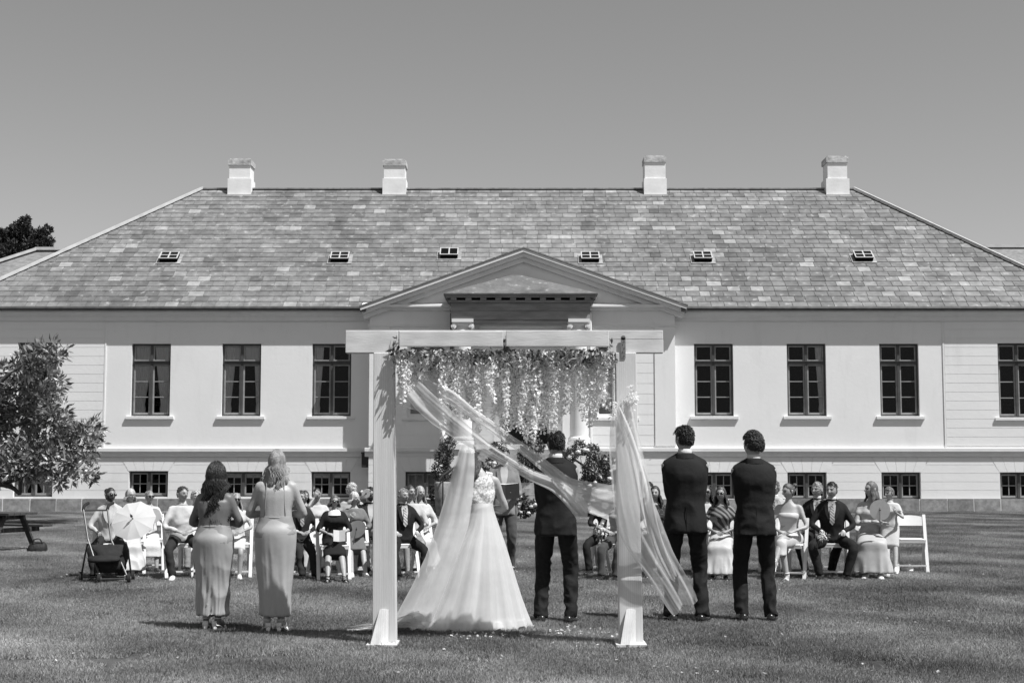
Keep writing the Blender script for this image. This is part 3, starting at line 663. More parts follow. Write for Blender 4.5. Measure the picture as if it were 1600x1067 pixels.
# --- side wings further back
M_roof2 = mat('wing_slate', 0.2, 0.8, 0.3, 3, 0.5, 12, stretch=(1.5, 1, 6), world=True)
for X0, Y0, cs in ((PX(57, 391, 58), 0, -1), (PX(1548, 387, 58), 0, 1)):
    zr = X0.z; e = zr - 3.4
    if cs < 0: pts = [(X0.x - 12, 52, zr - 5.5), (X0.x + 8, 52, zr - 4), (X0.x + 8, 58, zr), (X0.x, 58, zr), (X0.x - 12, 64, zr - 5.5)]
    else: pts = [(X0.x - 5, 52, zr - 4), (X0.x + 20, 52, zr - 4), (X0.x + 20, 58, zr), (X0.x - 5, 58, zr), (X0.x + 20, 64, zr - 5.5)]
    b = MB()
    if cs < 0:
        b.add(pts + [(pts[2][0], 64, zr - 4)], [(0, 1, 2, 3), (0, 3, 4), (4, 3, 2, 5)]); wr = hb(b, 'wing_roof', M_roof2, fix=False)
        b = MB(); b.bar(Vector(pts[3]) + Vector((0, 0, .05)), Vector(pts[0]) + Vector((0, 0, .05)), .3, .12); b.bar(Vector(pts[3]) + Vector((0, 0, .05)), Vector(pts[2]) + Vector((0, 0, .05)), .3, .12); hb(b, 'ridge_flashing', M_ridge, wr)
        b = MB(); b.box((pts[0][0] + .5, 52.6, 0), (EL - .02, 63, zr - 4.2)); hb(b, 'side_wing_wall', M_wall)
    else:
        b.add(pts + [(pts[3][0], 64, zr - 5.5)], [(0, 1, 2, 3), (3, 2, 4, 5)]); wr = hb(b, 'wing_roof', M_roof2, fix=False)
        b = MB(); b.bar(Vector(pts[3]) + Vector((0, 0, .05)), Vector(pts[2]) + Vector((0, 0, .05)), .3, .12); hb(b, 'ridge_flashing', M_ridge, wr)
        b = MB(); b.box((ER + .02, 52.6, 0), (pts[1][0] - .5, 63, zr - 4.2)); hb(b, 'side_wing_wall', M_wall)
# ------------------------------------------------------------------ people
def skin_m(v):
    v = v * .82
    return mat('skin_%02d' % round(v * 100), v, 0.5, 0.08, 9, 0.08, 60, spec=0.4)
def cloth_m(v, satin=False, patt=None):
    v = v if v < .2 else .2 + (v - .2) * .72
    nm = ('satin_%02d' if satin else 'cloth_%02d') % round(v * 100) + (patt or '')
    def pat(N, L, mp, c):
        if patt == 'stripe':
            w_ = N.new('ShaderNodeTexWave'); w_.inputs['Scale'].default_value = 7; w_.bands_direction = 'DIAGONAL'; L.new(mp.outputs[0], w_.inputs[0]); src, lo, hi = w_.outputs['Fac'], .35, 2.0
        elif patt == 'vstripe':
            w_ = N.new('ShaderNodeTexWave'); w_.inputs['Scale'].default_value = 14; w_.bands_direction = 'DIAGONAL'; L.new(mp.outputs[0], w_.inputs[0]); src, lo, hi = w_.outputs['Fac'], .6, 1.5
        elif patt == 'lacework':
            w_ = N.new('ShaderNodeTexNoise'); w_.inputs['Scale'].default_value = 55; w_.inputs['Detail'].default_value = 3; L.new(mp.outputs[0], w_.inputs[0]); src, lo, hi = w_.outputs['Fac'], .45, 1.15
        else:
            w_ = N.new('ShaderNodeTexVoronoi'); w_.inputs['Scale'].default_value = 45; L.new(mp.outputs[0], w_.inputs[0]); src, lo, hi = w_.outputs['Distance'], 2.2, .4
        r = N.new('ShaderNodeMapRange'); r.inputs['From Min'].default_value = 0.2 if patt == 'floral' else .35; r.inputs['From Max'].default_value = .45 if patt == 'floral' else .65
        r.inputs['To Min'].default_value = lo; r.inputs['To Max'].default_value = hi; L.new(src, r.inputs[0])
        mu = N.new('ShaderNodeMath'); mu.operation = 'MULTIPLY'; mu.use_clamp = True; L.new(c, mu.inputs[0]); L.new(r.outputs[0], mu.inputs[1]); return mu.outputs[0]
    return mat(nm, v, 0.50 if satin else 0.85, 0.06, 12, 0.22 if not satin else 0.06, 22, spec=0.45 if satin else 0.25, sheen=0.0 if satin else (0.12 if v > .03 else .0), extra=pat if patt else None)
def hair_m(v): return mat('hair_%02d' % round(v * 100), v, 0.42, 0.35, 40, 0.3, 160, stretch=(1, 1, .3), spec=0.5)
M_eye = mat('eye_dark', 0.06, 0.2, 0.1, 20); M_lens = mat('sunglass_lens', 0.008, 0.08, 0.1, 5, spec=0.8)
M_shoe = mat('black_leather', 0.015, 0.25, 0.3, 20, spec=0.6); M_wshoe = mat('pale_leather', 0.7, 0.4, 0.1, 20)
M_shirt = cloth_m(.66)

JOBS = []
def job(name, mb, mats, parent, voxel, smooth=4, folds=None, extra=None, kind=None):
    """mb: overlapping closed shapes that are fused into one skin; extra: fine shapes joined as they are; folds: (amp, freq vec, zmin, zmax)"""
    JOBS.append((name, mb, mats, parent, voxel, smooth, folds, extra))
def bake_jobs():
    tmp = []
    for (name, mb, mats, parent, voxel, smooth, folds, extra) in JOBS:
        me = mb.mesh(name + '_raw', []); o = bpy.data.objects.new('tmp', me); col.objects.link(o)
        bm = bmesh.new(); bm.from_mesh(me); bmesh.ops.recalc_face_normals(bm, faces=bm.faces); bm.to_mesh(me); bm.free()
        m = o.modifiers.new('r', 'REMESH'); m.mode = 'VOXEL'; m.voxel_size = voxel; m.adaptivity = 0
        if smooth: s = o.modifiers.new('s', 'SMOOTH'); s.factor = 0.5; s.iterations = smooth
        tmp.append(o)
    bpy.context.view_layer.update(); dg = bpy.context.evaluated_depsgraph_get()
    for o, (name, mb, mats, parent, voxel, smooth, folds, extra) in zip(tmp, JOBS):
        me = bpy.data.meshes.new_from_object(o.evaluated_get(dg)); n = len(me.vertices)
        co = np.empty(n * 3, np.float32); me.vertices.foreach_get('co', co); co = co.reshape(-1, 3)
        if folds:
            no = np.empty(n * 3, np.float32); me.vertices.foreach_get('normal', no); no = no.reshape(-1, 3)
            for amp, fr, z0, z1 in folds:
                r = np.random.RandomState(len(name) + n % 997); d = np.zeros(n, np.float32)
                for i in range(9):
                    k = r.normal(size=3) * np.array(fr) ; d += np.sin(co @ k + r.uniform(0, 6.28)) / 3
                d = -np.abs(d) + .5
                w_ = np.clip((z1 - co[:, 2]) / max(z1 - z0, 1e-3), 0, 1) if z1 > z0 else np.clip((co[:, 2] - z1) / (z0 - z1), 0, 1)
                co = co + no * (d * amp * w_)[:, None]
        pv = [co]; nf = len(me.polygons); lt = np.empty(nf, np.int32); me.polygons.foreach_get('loop_total', lt)
        vi = np.empty(len(me.loops), np.int32); me.loops.foreach_get('vertex_index', vi)
        V = co; F = [vi]; LT = [lt]; MI = [np.zeros(nf, np.int32)]
        if extra and extra.v:
            ev = np.array([tuple(p) for p in extra.v], np.float32); F.append(np.array([i + len(V) for f in extra.f for i in f], np.int32)); LT.append(np.array([len(f) for f in extra.f], np.int32))
            MI.append(np.array(extra.m, np.int32)); V = np.concatenate([V, ev])
        F = np.concatenate(F); LT = np.concatenate(LT); MI = np.concatenate(MI)
        m2 = bpy.data.meshes.new(name); m2.vertices.add(len(V)); m2.vertices.foreach_set('co', V.astype(np.float32).ravel()); m2.loops.add(len(F)); m2.loops.foreach_set('vertex_index', F)
        m2.polygons.add(len(LT)); m2.polygons.foreach_set('loop_total', LT); m2.polygons.foreach_set('loop_start', np.concatenate([[0], np.cumsum(LT)[:-1]]).astype(np.int32))
        for m in mats: m2.materials.append(m)
        m2.polygons.foreach_set('material_index', MI); m2.polygons.foreach_set('use_smooth', np.ones(len(LT), bool)); m2.update(calc_edges=True); m2.validate()
        link(name, m2, parent); bpy.data.meshes.remove(me); rm = o.data; bpy.data.objects.remove(o); bpy.data.meshes.remove(rm)
    JOBS.clear()

def ik(A, B, l1, l2, hint):
    A, B = Vector(A), Vector(B); d = B - A; L_ = min(d.length, (l1 + l2) * .999); n = d.normalized(); a = (l1 * l1 - l2 * l2 + L_ * L_) / (2 * L_); h = math.sqrt(max(l1 * l1 - a * a, 0))
    hp = Vector(hint); hp = (hp - n * hp.dot(n)).normalized(); return A + n * a + hp * h, A + n * L_

def head_point(dx, dy, dz):
    x, y, z = .074 * dx, .096 * dy, .118 * dz
    if dz < 0: x *= 1 - .30 * (-dz) ** 1.6; y *= (1 - .30 * (-dz) ** 1.5) if dy > 0 else (1 - .10 * (-dz) ** 2)
    if dy > 0: y *= 1.03
    if dy < -.2:
        g = lambda x0, z0, sx, sz: math.exp(-((x - x0) / sx) ** 2 - ((z - z0) / sz) ** 2)
        y -= .026 * g(0, -.018, .012, .020) * (1.0) + .010 * g(0, .004, .009, .02)
        y -= .006 * g(0, .034, .05, .010); y += .006 * (g(.031, .010, .016, .012) + g(-.031, .010, .016, .012))
        y -= .006 * g(0, -.060, .024, .010) + .008 * g(0, -.098, .024, .014); y -= .004 * (g(.042, -.022, .018, .02) + g(-.042, -.022, .018, .02)); y += .004 * g(0, -.076, .02, .006)
    return Vector((x, y, z))
def head_mesh(mb, T, beard=0, lips=True, seg=56, rin=44, old=False):
    """materials: 0 skin 1 eye 2 lip 3 hair"""
    b = len(mb.v)
    for i in range(rin + 1):
        w_ = PI * i / rin
        for k in range(seg):
            u = 2 * PI * k / seg; u = u - .45 * math.sin(u)     # denser at the face
            mb.v.append(tuple(T @ head_point(math.sin(w_) * math.sin(u), -math.sin(w_) * math.cos(u), math.cos(w_))))
    for i in range(rin):
        for k in range(seg):
            w_ = PI * (i + .5) / rin; u = 2 * PI * (k + .5) / seg; u = u - .45 * math.sin(u); p = head_point(math.sin(w_) * math.sin(u), -math.sin(w_) * math.cos(u), math.cos(w_)); m = 0
            if p.y < -.03:
                ax_ = abs(p.x)
                if abs(ax_ - .031) < .0125 and abs(p.z - .009) < .0055: m = 1
                elif .014 < ax_ < .046 and abs(p.z - .029 + (ax_ - .03) * .12) < .0034: m = 3
                elif ax_ < .023 and abs(p.z + .062) < .0065: m = 2
                elif beard and (p.z < -.048 + .25 * max(0, ax_ - .02) or (ax_ > .05 and p.z < .0)) and not (ax_ < .02 and abs(p.z + .062) < .009): m = 3
                elif beard and ax_ < .026 and -.052 < p.z < -.042: m = 3
            elif beard and p.z < -.035 and p.y < .02: m = 3
            mb.f.append((b + i * seg + k, b + (i + 1) * seg + k, b + (i + 1) * seg + (k + 1) % seg, b + i * seg + (k + 1) % seg)); mb.m.append(m)
    for s in (-1, 1):   # ears
        rings = []
        for z_, r1, r2 in ((-.030, .006, .006), (-.02, .010, .011), (0, .010, .017), (.018, .010, .018), (.028, .006, .010)):
            rings.append((T @ Vector((s * (.073 + .006 * (z_ + .03) / .06), .012 + z_ * .15, z_ - .005)), T.to_3x3() @ Vector((r1, s * .004, 0)), T.to_3x3() @ Vector((0, r2, 0))))
        mb.loft(rings, 8)

def hand(mb, W, d, up, side, curl=.5, k=1.0):
    """wrist W, direction d, back-of-hand normal up; side +1/-1 puts the thumb"""
    d = Vector(d).normalized(); up = Vector(up); up = (up - d * up.dot(d)).normalized(); s = d.cross(up) * side
    mb.loft([(W - d * .02 * k, s * .027 * k, up * .021 * k), (W + d * .015 * k, s * .030 * k, up * .017 * k), (W + d * .05 * k, s * .040 * k, up * .015 * k, 2.6), (W + d * .088 * k, s * .041 * k, up * .012 * k, 2.6)], 10)
    for i, (o, L_) in enumerate(((.030, .070), (.010, .080), (-.011, .074), (-.030, .058))):
        p = W + (d * .082 + s * o) * k; pts = [p - d * .012 * k, p]; dd = d.copy()
        for j, f in enumerate((.45, .32, .23)):
            ang = curl * (0.75 + .3 * j + .06 * i); dd = (dd * math.cos(ang) - up * math.sin(ang) * 1.0).normalized(); up2 = None; p = p + dd * L_ * f * k; pts.append(p)
            up = up
            dd = dd
        mb.tube(pts, [.0088 * k, .0085 * k, .0080 * k, .0072 * k, .0055 * k], 6)
    p = W + (d * .022 + s * .028) * k; q = p + (d * .028 + s * .026 - up * .008) * k; r = q + (d * .028 + s * .004 - up * .014) * k
    mb.tube([W + d * .01 * k, p, q, r], [.012 * k, .011 * k, .009 * k, .006 * k], 6)

def locks(mb, T, style, n, seed, k=1.0, spread=1.0):
    r = random.Random(seed)
    def surf(u, w_, out=1.0):
        return head_point(math.sin(w_) * math.sin(u), -math.sin(w_) * math.cos(u), math.cos(w_)) * out
    def okface(u, w_):   # True where hair grows
        p = surf(u, w_); au = abs((u + PI) % (2 * PI) - PI)
        if p.z > .070: return True
        if p.z > .045 and p.y > -.055: return True
        if p.y > -.012 and p.z > -.005: return True
        return p.y > .022 and p.z > (-.075 if style not in ('short', 'curly') else -.040 - .3 * max(0, p.y - .06))
    # skull cap shell
    seg, rin = 30, 20; idx = {}; out = 1.03 if style in ('short',) else 1.07
    if style == 'curly': out = 1.10
    def cv(i, kk):
        if (i, kk) not in idx:
            w_ = PI * i / rin; u = 2 * PI * kk / seg; e = okface(u, w_); idx[(i, kk)] = len(mb.v); nz_ = 1 + .012 * math.sin(u * 9 + seed) * math.sin(w_ * 7)
            mb.v.append(tuple(T @ (surf(u, w_, (out * nz_) if e else .985))))
        return idx[(i, kk)]
    for i in range(rin):
        for kk in range(seg):
            c = [(i, kk), (i + 1, kk), (i + 1, (kk + 1) % seg), (i, (kk + 1) % seg)]
            if sum(okface(2 * PI * q[1] / seg, PI * q[0] / rin) for q in c) >= 1: mb.f.append(tuple(cv(*q) for q in c)); mb.m.append(0)
    if style in ('short', 'curly', 'pixie'):
        for _ in range(n):
            u = r.uniform(0, 2 * PI); w_ = math.acos(r.uniform(-.75, 1))
            if not okface(u, w_): continue
            p = surf(u, w_, 1.03); nrm = p.normalized()
            if style == 'curly':
                a = nrm.orthogonal().normalized(); b_ = nrm.cross(a); ph = r.uniform(0, 6.28); q = p + nrm * .006; pts = []
                rr = r.uniform(.006, .011)
                for t in range(7): pts.append(q + (a * math.cos(ph + t * 1.1) + b_ * math.sin(ph + t * 1.1)) * rr + nrm * t * .0028)
                mb.tube([T @ x for x in pts], [.0035] * 6 + [.0015], 4)
            else:
                down = Vector((0, .35, -1)) if p.z < .06 or p.y > 0 else Vector((.55, -.5 if p.y < -.03 else .5, .2)); tg = (down - nrm * down.dot(nrm)); tg = (tg.normalized() + Vector((r.uniform(-.28, .28), r.uniform(-.28, .28), r.uniform(-.15, .15)))); Ln = r.uniform(.016, .032) * (1.25 if p.z > .06 else .75)
                pts = [p + nrm * .002, p + nrm * .005 + tg * Ln * .4, p + nrm * .004 + tg * Ln * .8 , p + nrm * .0 + tg * Ln * 1.05]
                mb.tube([T @ x for x in pts], [.0030, .0034, .0026, .0008], 3, flat=.6)
        return
    conf = {'bob': (.09, .016, .01), 'long': (.36, .014, .012), 'wavy': (.42, .022, .030), 'medium': (.24, .014, .012), 'verylong': (.47, .42, .05), 'curlylong': (.30, .03, .04), 'bun': (0, 0, 0), 'halfup': (.27, .10, .035), 'ponytail': (0, 0, 0), 'child': (.13, .02, .03)}[style]
    Ln, wd, wave = conf
    if style in ('bun', 'ponytail', 'manbun'):
        B = Vector((0, .105, .065)) if style == 'bun' else Vector((0, .11, .03))
        for _ in range(n):
            u = r.uniform(0, 2 * PI); w_ = math.acos(r.uniform(-.5, .8)); 
            if not okface(u, w_): continue
            p = surf(u, w_, 1.04); m_ = (p + B) / 2; m_ = m_.normalized() * max(m_.length, .112); mb.tube([T @ p, T @ m_, T @ B], [.004, .006, .004], 4)
        for _ in range(n // 2):   # the knot
            a = Vector((r.gauss(0, 1), r.gauss(0, 1), r.gauss(0, 1))).normalized(); b_ = a.orthogonal().normalized(); c_ = a.cross(b_); R_ = r.uniform(.022, .034); cen = B + Vector((0, .025, .0)) + a * .008
            mb.tube([T @ (cen + (b_ * math.cos(t) + c_ * math.sin(t)) * R_) for t in np.linspace(0, 4.5, 8)], [.003] + [.007] * 6 + [.003], 4)
        mb.ball(T @ (B + Vector((0, .025, 0))), .028, 8, 6)
        if style == 'ponytail':
            for _ in range(40):
                x = r.gauss(0, .012); mb.tube([T @ (B + Vector((x, .03, 0))), T @ (B + Vector((x * 1.5, .06, -.06))), T @ (B + Vector((x * 2, .05, -.16))), T @ (B + Vector((x, .05, -.26)))], [.006, .009, .008, .002], 4)
        return
    for _ in range(n):
        side = r.choice((-1, 1)); az = r.uniform(1.12, PI) * side         # where it hangs (0 = face)
        w0 = r.uniform(.05, .9); wave_a = wave * r.uniform(.5, 1.2); ph = az * 2.2 + w0 * 1.5 + r.gauss(0, .35); pts = []
        if abs(az) < 1.2: w0 = r.uniform(.05, .45)
        for t in np.linspace(w0, 1.75, 6):
            aa = az if t > .6 else az * (.75 + .25 * t / .6); p = surf(aa, t, 1.07 + wd * r.uniform(.2, 1.2)); pts.append(p)
        p = pts[-1]; ll = Ln * r.uniform(.75, 1.08); steps = 7; bx, by = p.x, p.y
        for j in range(1, steps + 1):
            f = j / steps; z = p.z - ll * f; spreadx = bx * (1 + .35 * min(f * 1.6, 1) * spread) + side * .012; yy = by
            if z < -.13: yy = max(by, .055) if abs(az) > 1.5 else min(by - .02, -.05)      # behind or in front of the shoulders
            yy = by + (yy - by) * min(1, f * 2)
            pts.append(Vector((spreadx + wave_a * .6 * math.sin(ph + f * ll * 30), yy + wave_a * .6 * math.cos(ph * 1.3 + f * ll * 27) + .02 * f, z)))
        hs = (1.0 if n < 400 else .60); rads = [.003] + [.0058 * hs] * 4 + [.0068 * hs] * (len(pts) - 7) + [.005 * hs, .001]
        if style == 'bob': pts = pts[:-1] + [pts[-1] * .97 + Vector((-side * .012, -.005, 0))]
        mb.tube([T @ x for x in pts], rads[:len(pts)], 4, flat=.6)

MALE = [(-.16, .150, .115), (-.06, .168, .122), (.10, .158, .115), (.25, .148, .108), (.42, .160, .118), (.60, .178, .125), (.72, .180, .118), (.82, .160, .100), (.90, .115, .085), (.96, .078, .068), (.99, .066, .062), (1.10, .058, .060)]
FEM = [(-.16, .158, .118), (-.04, .172, .122), (.10, .155, .110), (.28, .122, .092), (.42, .130, .105), (.56, .148, .128), (.70, .146, .108), (.82, .138, .086), (.90, .098, .070), (.96, .062, .058), (.99, .052, .052), (1.10, .046, .050)]
def sring(rings, n=3):
    out = []
    for i in range(len(rings) - 1):
        q = [rings[max(i - 1, 0)], rings[i], rings[i + 1], rings[min(i + 2, len(rings) - 1)]]
        for k in range(n):
            t = k / n; f = lambda j: 0.5 * ((2 * Vector(q[1][j])) + (Vector(q[2][j]) - Vector(q[0][j])) * t + (2 * Vector(q[0][j]) - 5 * Vector(q[1][j]) + 4 * Vector(q[2][j]) - Vector(q[3][j])) * t * t + (3 * Vector(q[1][j]) - Vector(q[0][j]) - 3 * Vector(q[2][j]) + Vector(q[3][j])) * t ** 3)
            out.append((f(0), f(1), f(2), q[1][3] if len(q[1]) > 3 else 2.2))
    r = rings[-1]; out.append((Vector(r[0]), Vector(r[1]), Vector(r[2]), r[3] if len(r) > 3 else 2.2)); return out
def person(px, D, rot, label, sex='f', pose='sit', top_y=None, k=None, skin=.42, hair=('short', .05), look=(0, 0), lean=.03, head_off=0, top=('tee', .5), bottom=('trousers', .05), shoes='dark', hands='lap', legs='even', glasses=None, beard=0, wide=1.0, group='seated wedding guests', hero=False, feet_y=None, seed=None, chair='white', chairtag=None, tie=None, seat=.45):
    seed = seed if seed is not None else int(px); rr = random.Random(seed)
    X = XP(px, 800, D); z_top = ZP(top_y, D) if top_y else None
    sit = pose == 'sit'
    if k is None: k = (z_top - (seat + .085)) / .775 if sit else (z_top - .0) / (1.725 + (.05 if shoes == 'heels' else .015))
    kb = k * wide
    root = thing('person', (X, D, 0), R(rot), label, 'person', group)
    tag = SM = None
    TT = MALE if sex == 'm' else FEM; heel = .05 if shoes == 'heels' else .015
    vox = .0125 if hero else .0165
    P = Vector((0, 0, seat + .095)) if sit else Vector((0, 0, .925 * k + heel - .0))
    LT = .53 * k; Rm = Matrix.Rotation(lean, 3, 'X'); U = Vector((1, 0, 0)); Nn = Rm @ Vector((0, 0, 1)); Fw = Rm @ Vector((0, -1, 0))
    if sit: P.y += .0
    def spine(t): return P + Nn * (LT * t)
    def trings(ts, off=0.0, dep=0.0, wmul=1.0):
        out = []
        for t in ts:
            for i in range(len(TT) - 1):
                if TT[i][0] <= t <= TT[i + 1][0] + 1e-6:
                    f = (t - TT[i][0]) / (TT[i + 1][0] - TT[i][0]); a = TT[i][1] + (TT[i + 1][1] - TT[i][1]) * f; d = TT[i][2] + (TT[i + 1][2] - TT[i][2]) * f; break
            c = spine(t) - Fw * (.012 if .5 < t < .9 and sex == 'm' else 0)
            if sex == 'f' and .45 < t < .75: c = c + Fw * .02 * k
            if sex == 'f' and t < .15: c = c - Fw * .012 * k
            wm = wide if t < .85 else 1.0
            out.append((c, U * ((a * k * wm + off) * wmul), -Fw * (d * k * wm + off + dep), 2.35))
        return out
    hw = (.163 if sex == 'm' else .150) * k; SH = {s: spine(.815) + U * (s * hw) for s in (-1, 1)}
    hipw = .092 * k
    HP = {s: P + U * (s * hipw) - Nn * .03 * k for s in (-1, 1)}
    KN, AN, FD = {}, {}, {}
    l1, l2 = .435 * k, .415 * k
    for s in (-1, 1):
        if sit:
            if legs == 'crossed' and s == 1: tgt = Vector((-.10, -.52 * k - .12, .24)); hint = Vector((-.25, -.5, 1.4)); FD[s] = Vector((-.25, -.8, -.45))
            elif legs == 'crossed': tgt = Vector((.02, -.40, .07)); hint = Vector((-.1, -.6, 1)); FD[s] = Vector((0, -1, 0))
            elif legs == 'apart': tgt = Vector((s * .17, -.40 + rr.uniform(-.04, .04), .07)); hint = Vector((s * .55, -.4, 1)); FD[s] = Vector((s * .3, -1, 0))
            elif legs == 'tucked': tgt = Vector((s * .07, -.30, .07)); hint = Vector((s * .1, -.8, 1)); FD[s] = Vector((s * .1, -1, 0))
            else: tgt = Vector((s * .09 + rr.uniform(-.02, .02), -.42 + rr.uniform(-.05, .05), .07)); hint = Vector((s * .12, -.5, 1)); FD[s] = Vector((s * .15, -1, 0))
        else:
            st = {'apart': .135, 'even': .10, 'close': .065}[legs]; tgt = Vector((s * st * k, .02, .075 * k + heel)); hint = Vector((s * .1, -1, 0)); FD[s] = Vector((s * .28, -1, 0))
        KN[s], AN[s] = ik(HP[s], tgt, l1, l2, hint)
    # arms
    a1, a2 = .295 * k, .25 * k; EL_, WR, HD, HU = {}, {}, {}, {}
    hk = {'lap': 0}
    def arm(s, tgt, hint, hd, hu): EL_[s], WR[s] = ik(SH[s], tgt, a1, a2, hint); HD[s] = Vector(hd); HU[s] = Vector(hu)
    zl = P.z + .115 * k
    for s in (-1, 1):
        h = hands if isinstance(hands, str) else hands[0 if s < 0 else 1]
        if h == 'lap': arm(s, P + Vector((s * .085, -.26 * k, .10 * k)), (s * .9, .5, -.3), (-s * .75, -.6, -.15), (0, -.3, 1))
        elif h == 'thigh': arm(s, P + Vector((s * .13, -.27 * k, .075 * k)), (s * .9, .5, -.2), (s * .05, -1, -.1), (0, 0, 1))
        elif h == 'hang': arm(s, SH[s] + Vector((s * .09, .03, -.53 * k)), (s * .3, 1, 0), (-s * .05, -.1, -1), (s, 0, 0))
        elif h == 'front': arm(s, P + (Vector((s * .05, -.19 * k, .02 * k)) if sex == 'm' else Vector((s * .05, -.20 * k, .17 * k))), (s * (.30 if sex == 'm' else .9), 1 if sex == 'm' else .55, -.1), (-s * .8, -.3, -.5), (0, -1, .3))
        elif h == 'book': arm(s, P + Vector((s * .10, -.28 * k, .10 * k)), (s * .6, .5, -1), (-s * .3, -.9, .1), (0, .1, -1))
        elif h == 'face': arm(s, spine(1.18) + Vector((s * .03, -.15 * k, .0)), (s * .6, -.2, -1), (-s * .5, -.1, .9), (0, -1, 0))
        elif h == 'fan': arm(s, P + Vector((s * .08, -.33 * k, .30 * k)), (s * .8, .3, -1), (-s * .2, -.6, .8), (s * .5, -.6, 0))
        elif h == 'side': arm(s, SH[s] + Vector((s * .13, -.06, -.50 * k)), (s * .9, .6, 0), (0, -.2, -1), (s, 0, 0))
        elif h == 'shade': arm(s, spine(1.36) + Vector((s * .12, -.14 * k, .0)), (s * 1, -.2, -.6), (-s * .8, -.1, .4), (0, -.3, 1))
        elif h == 'fold': arm(s, P + Vector((-s * .02, -.25 * k, .22 * k)), (s * 1, .1, -.6), (-s * 1, -.1, .05), (0, -.5, 1))
    # head
    neck = spine(1.0); HC = neck + Nn * (.136 if sex == 'm' else .138) * k + Fw * (.018 * k) + Vector((head_off, 0, 0))
    HR = Matrix.Rotation(R(look[0]), 4, 'Z') @ Matrix.Rotation(-R(look[1]), 4, 'X')
    T = Matrix.Translation(HC) @ HR @ Matrix.Scale(k * (1.0 if sex == 'm' else .96), 4)
    # -------- body (one continuous skin)
    b = MB(); b.loft(trings([-.16, 0, .2, .4, .6, .75, .86, .93, .99, 1.0]), 16)
    b.tube([spine(.93), neck, HC - Nn * .05 * k + Vector((0, .012, 0))], [.06 * k, .053 * k, .05 * k] if sex == 'm' else [.05 * k, .044 * k, .042 * k], 12)
    ar = (.050, .040, .035, .025) if sex == 'm' else (.042, .034, .030, .021)
    lf = .68 if bottom[0] == 'trousers' else 1.0
    if top[0] == 'jacket': ar = tuple(q * .85 for q in ar)
    for s in (-1, 1):
        b.tube([SH[s] - U * s * .05 * k, SH[s], SH[s].lerp(EL_[s], .5), EL_[s], EL_[s].lerp(WR[s], .4), WR[s]], [.045 * kb, .05 * kb, ar[0] * .92 * kb, ar[1] * kb, ar[2] * 1.05 * kb, ar[3] * k], 12, 3, rnd=True)
        b.tube([HP[s], HP[s].lerp(KN[s], .5), KN[s], KN[s].lerp(AN[s], .35), AN[s], AN[s] - Vector((0, 0, .03))], [.085 * kb * lf, .072 * kb * lf, .054 * kb * lf, .053 * kb * lf, .036 * k, .036 * k], 12, 3, rnd=True)
        fd = FD[s].normalized()
        b.tube([AN[s] + Vector((0, 0, -.02)) - fd * .02, AN[s] + fd * .08 * k + Vector((0, 0, -.045 * k)) - Vector((0, 0, heel * .0)), AN[s] + fd * .15 * k + Vector((0, 0, -.06 * k - heel * .7))], [.036 * k, .034 * k, .02 * k], 10)
    ex = MB(); head_mesh(ex, T, beard)
    for s in (-1, 1): hand(ex, WR[s], HD[s], HU[s], s, .55 if hands != 'thigh' else .25, k)
    hm = hair_m(hair[1])
    job('body', b, [skin_m(skin), M_eye, skin_m(max(.08, skin * .58)), hm], root, vox, 3, None, ex)
    # -------- hair
    if hair[0] != 'bald':
        hb_ = MB(); locks(hb_, T, hair[0], {'short': 520, 'curly': 420, 'pixie': 400, 'bun': 170, 'ponytail': 150}.get(hair[0], 260) * (3 if hero else 1), seed, k)
        hb_.build('hair', hm, root, True, False)
    if glasses:
        g_ = MB()
        for s in (-1, 1):
            c = T @ Vector((s * .033, -.104, .008)); A_ = T.to_3x3()
            if glasses == 'sun': g_.loft([(c + A_ @ Vector((0, q, 0)), A_ @ Vector((.027, s * 0, 0)), A_ @ Vector((0, .003, .020)), 2.8) for q in (-.002, .003)], 12)
            else: g_.loft([(c + A_ @ Vector((0, 0, 0)), A_ @ Vector((.026 * q, 0, 0)), A_ @ Vector((0, .003, .019 * q)), 2.8) for q in (1, 1.001, .88, .879)], 12, cap=False)
            g_.tube([T @ Vector((s * .058, -.098, .012)), T @ Vector((s * .080, -.04, .012)), T @ Vector((s * .082, .02, .006))], .0028, 5)
        g_.tube([T @ Vector((-.012, -.112, .012)), T @ Vector((.012, -.112, .012))], .003, 5); g_.build('sunglasses' if glasses == 'sun' else 'glasses', M_lens, root, True)
    # -------- clothes
    kind, tv = top[0], top[1]; satin = 'satin' in top; patt = next((q for q in top if q in ('stripe', 'vstripe', 'floral', 'lacework')), None); tm = cloth_m(tv, satin, patt)
    bk, bv = bottom[0], bottom[1]; bsatin = 'satin' in bottom; bm_ = cloth_m(bv, bsatin)
    def sleeve(mb, s, frac, r0, r1):
        A_, B_, C_ = SH[s], EL_[s], WR[s]; tot = frac * 2
        pts = [A_ - U * s * .06 * k, A_ - U * s * .01 * k, A_.lerp(B_, min(tot, 1) * .5), A_.lerp(B_, min(tot, 1))]; rd = [r0 * .95, r0, r0 * .93, r0 * .85 if tot <= 1 else r0 * .8]
        if tot > 1: pts += [B_.lerp(C_, (tot - 1) * .5), B_.lerp(C_, (tot - 1))]; rd += [(r0 * .8 + r1) / 2, r1]
        mb.tube(pts, [q * k for q in rd], 12, 3)
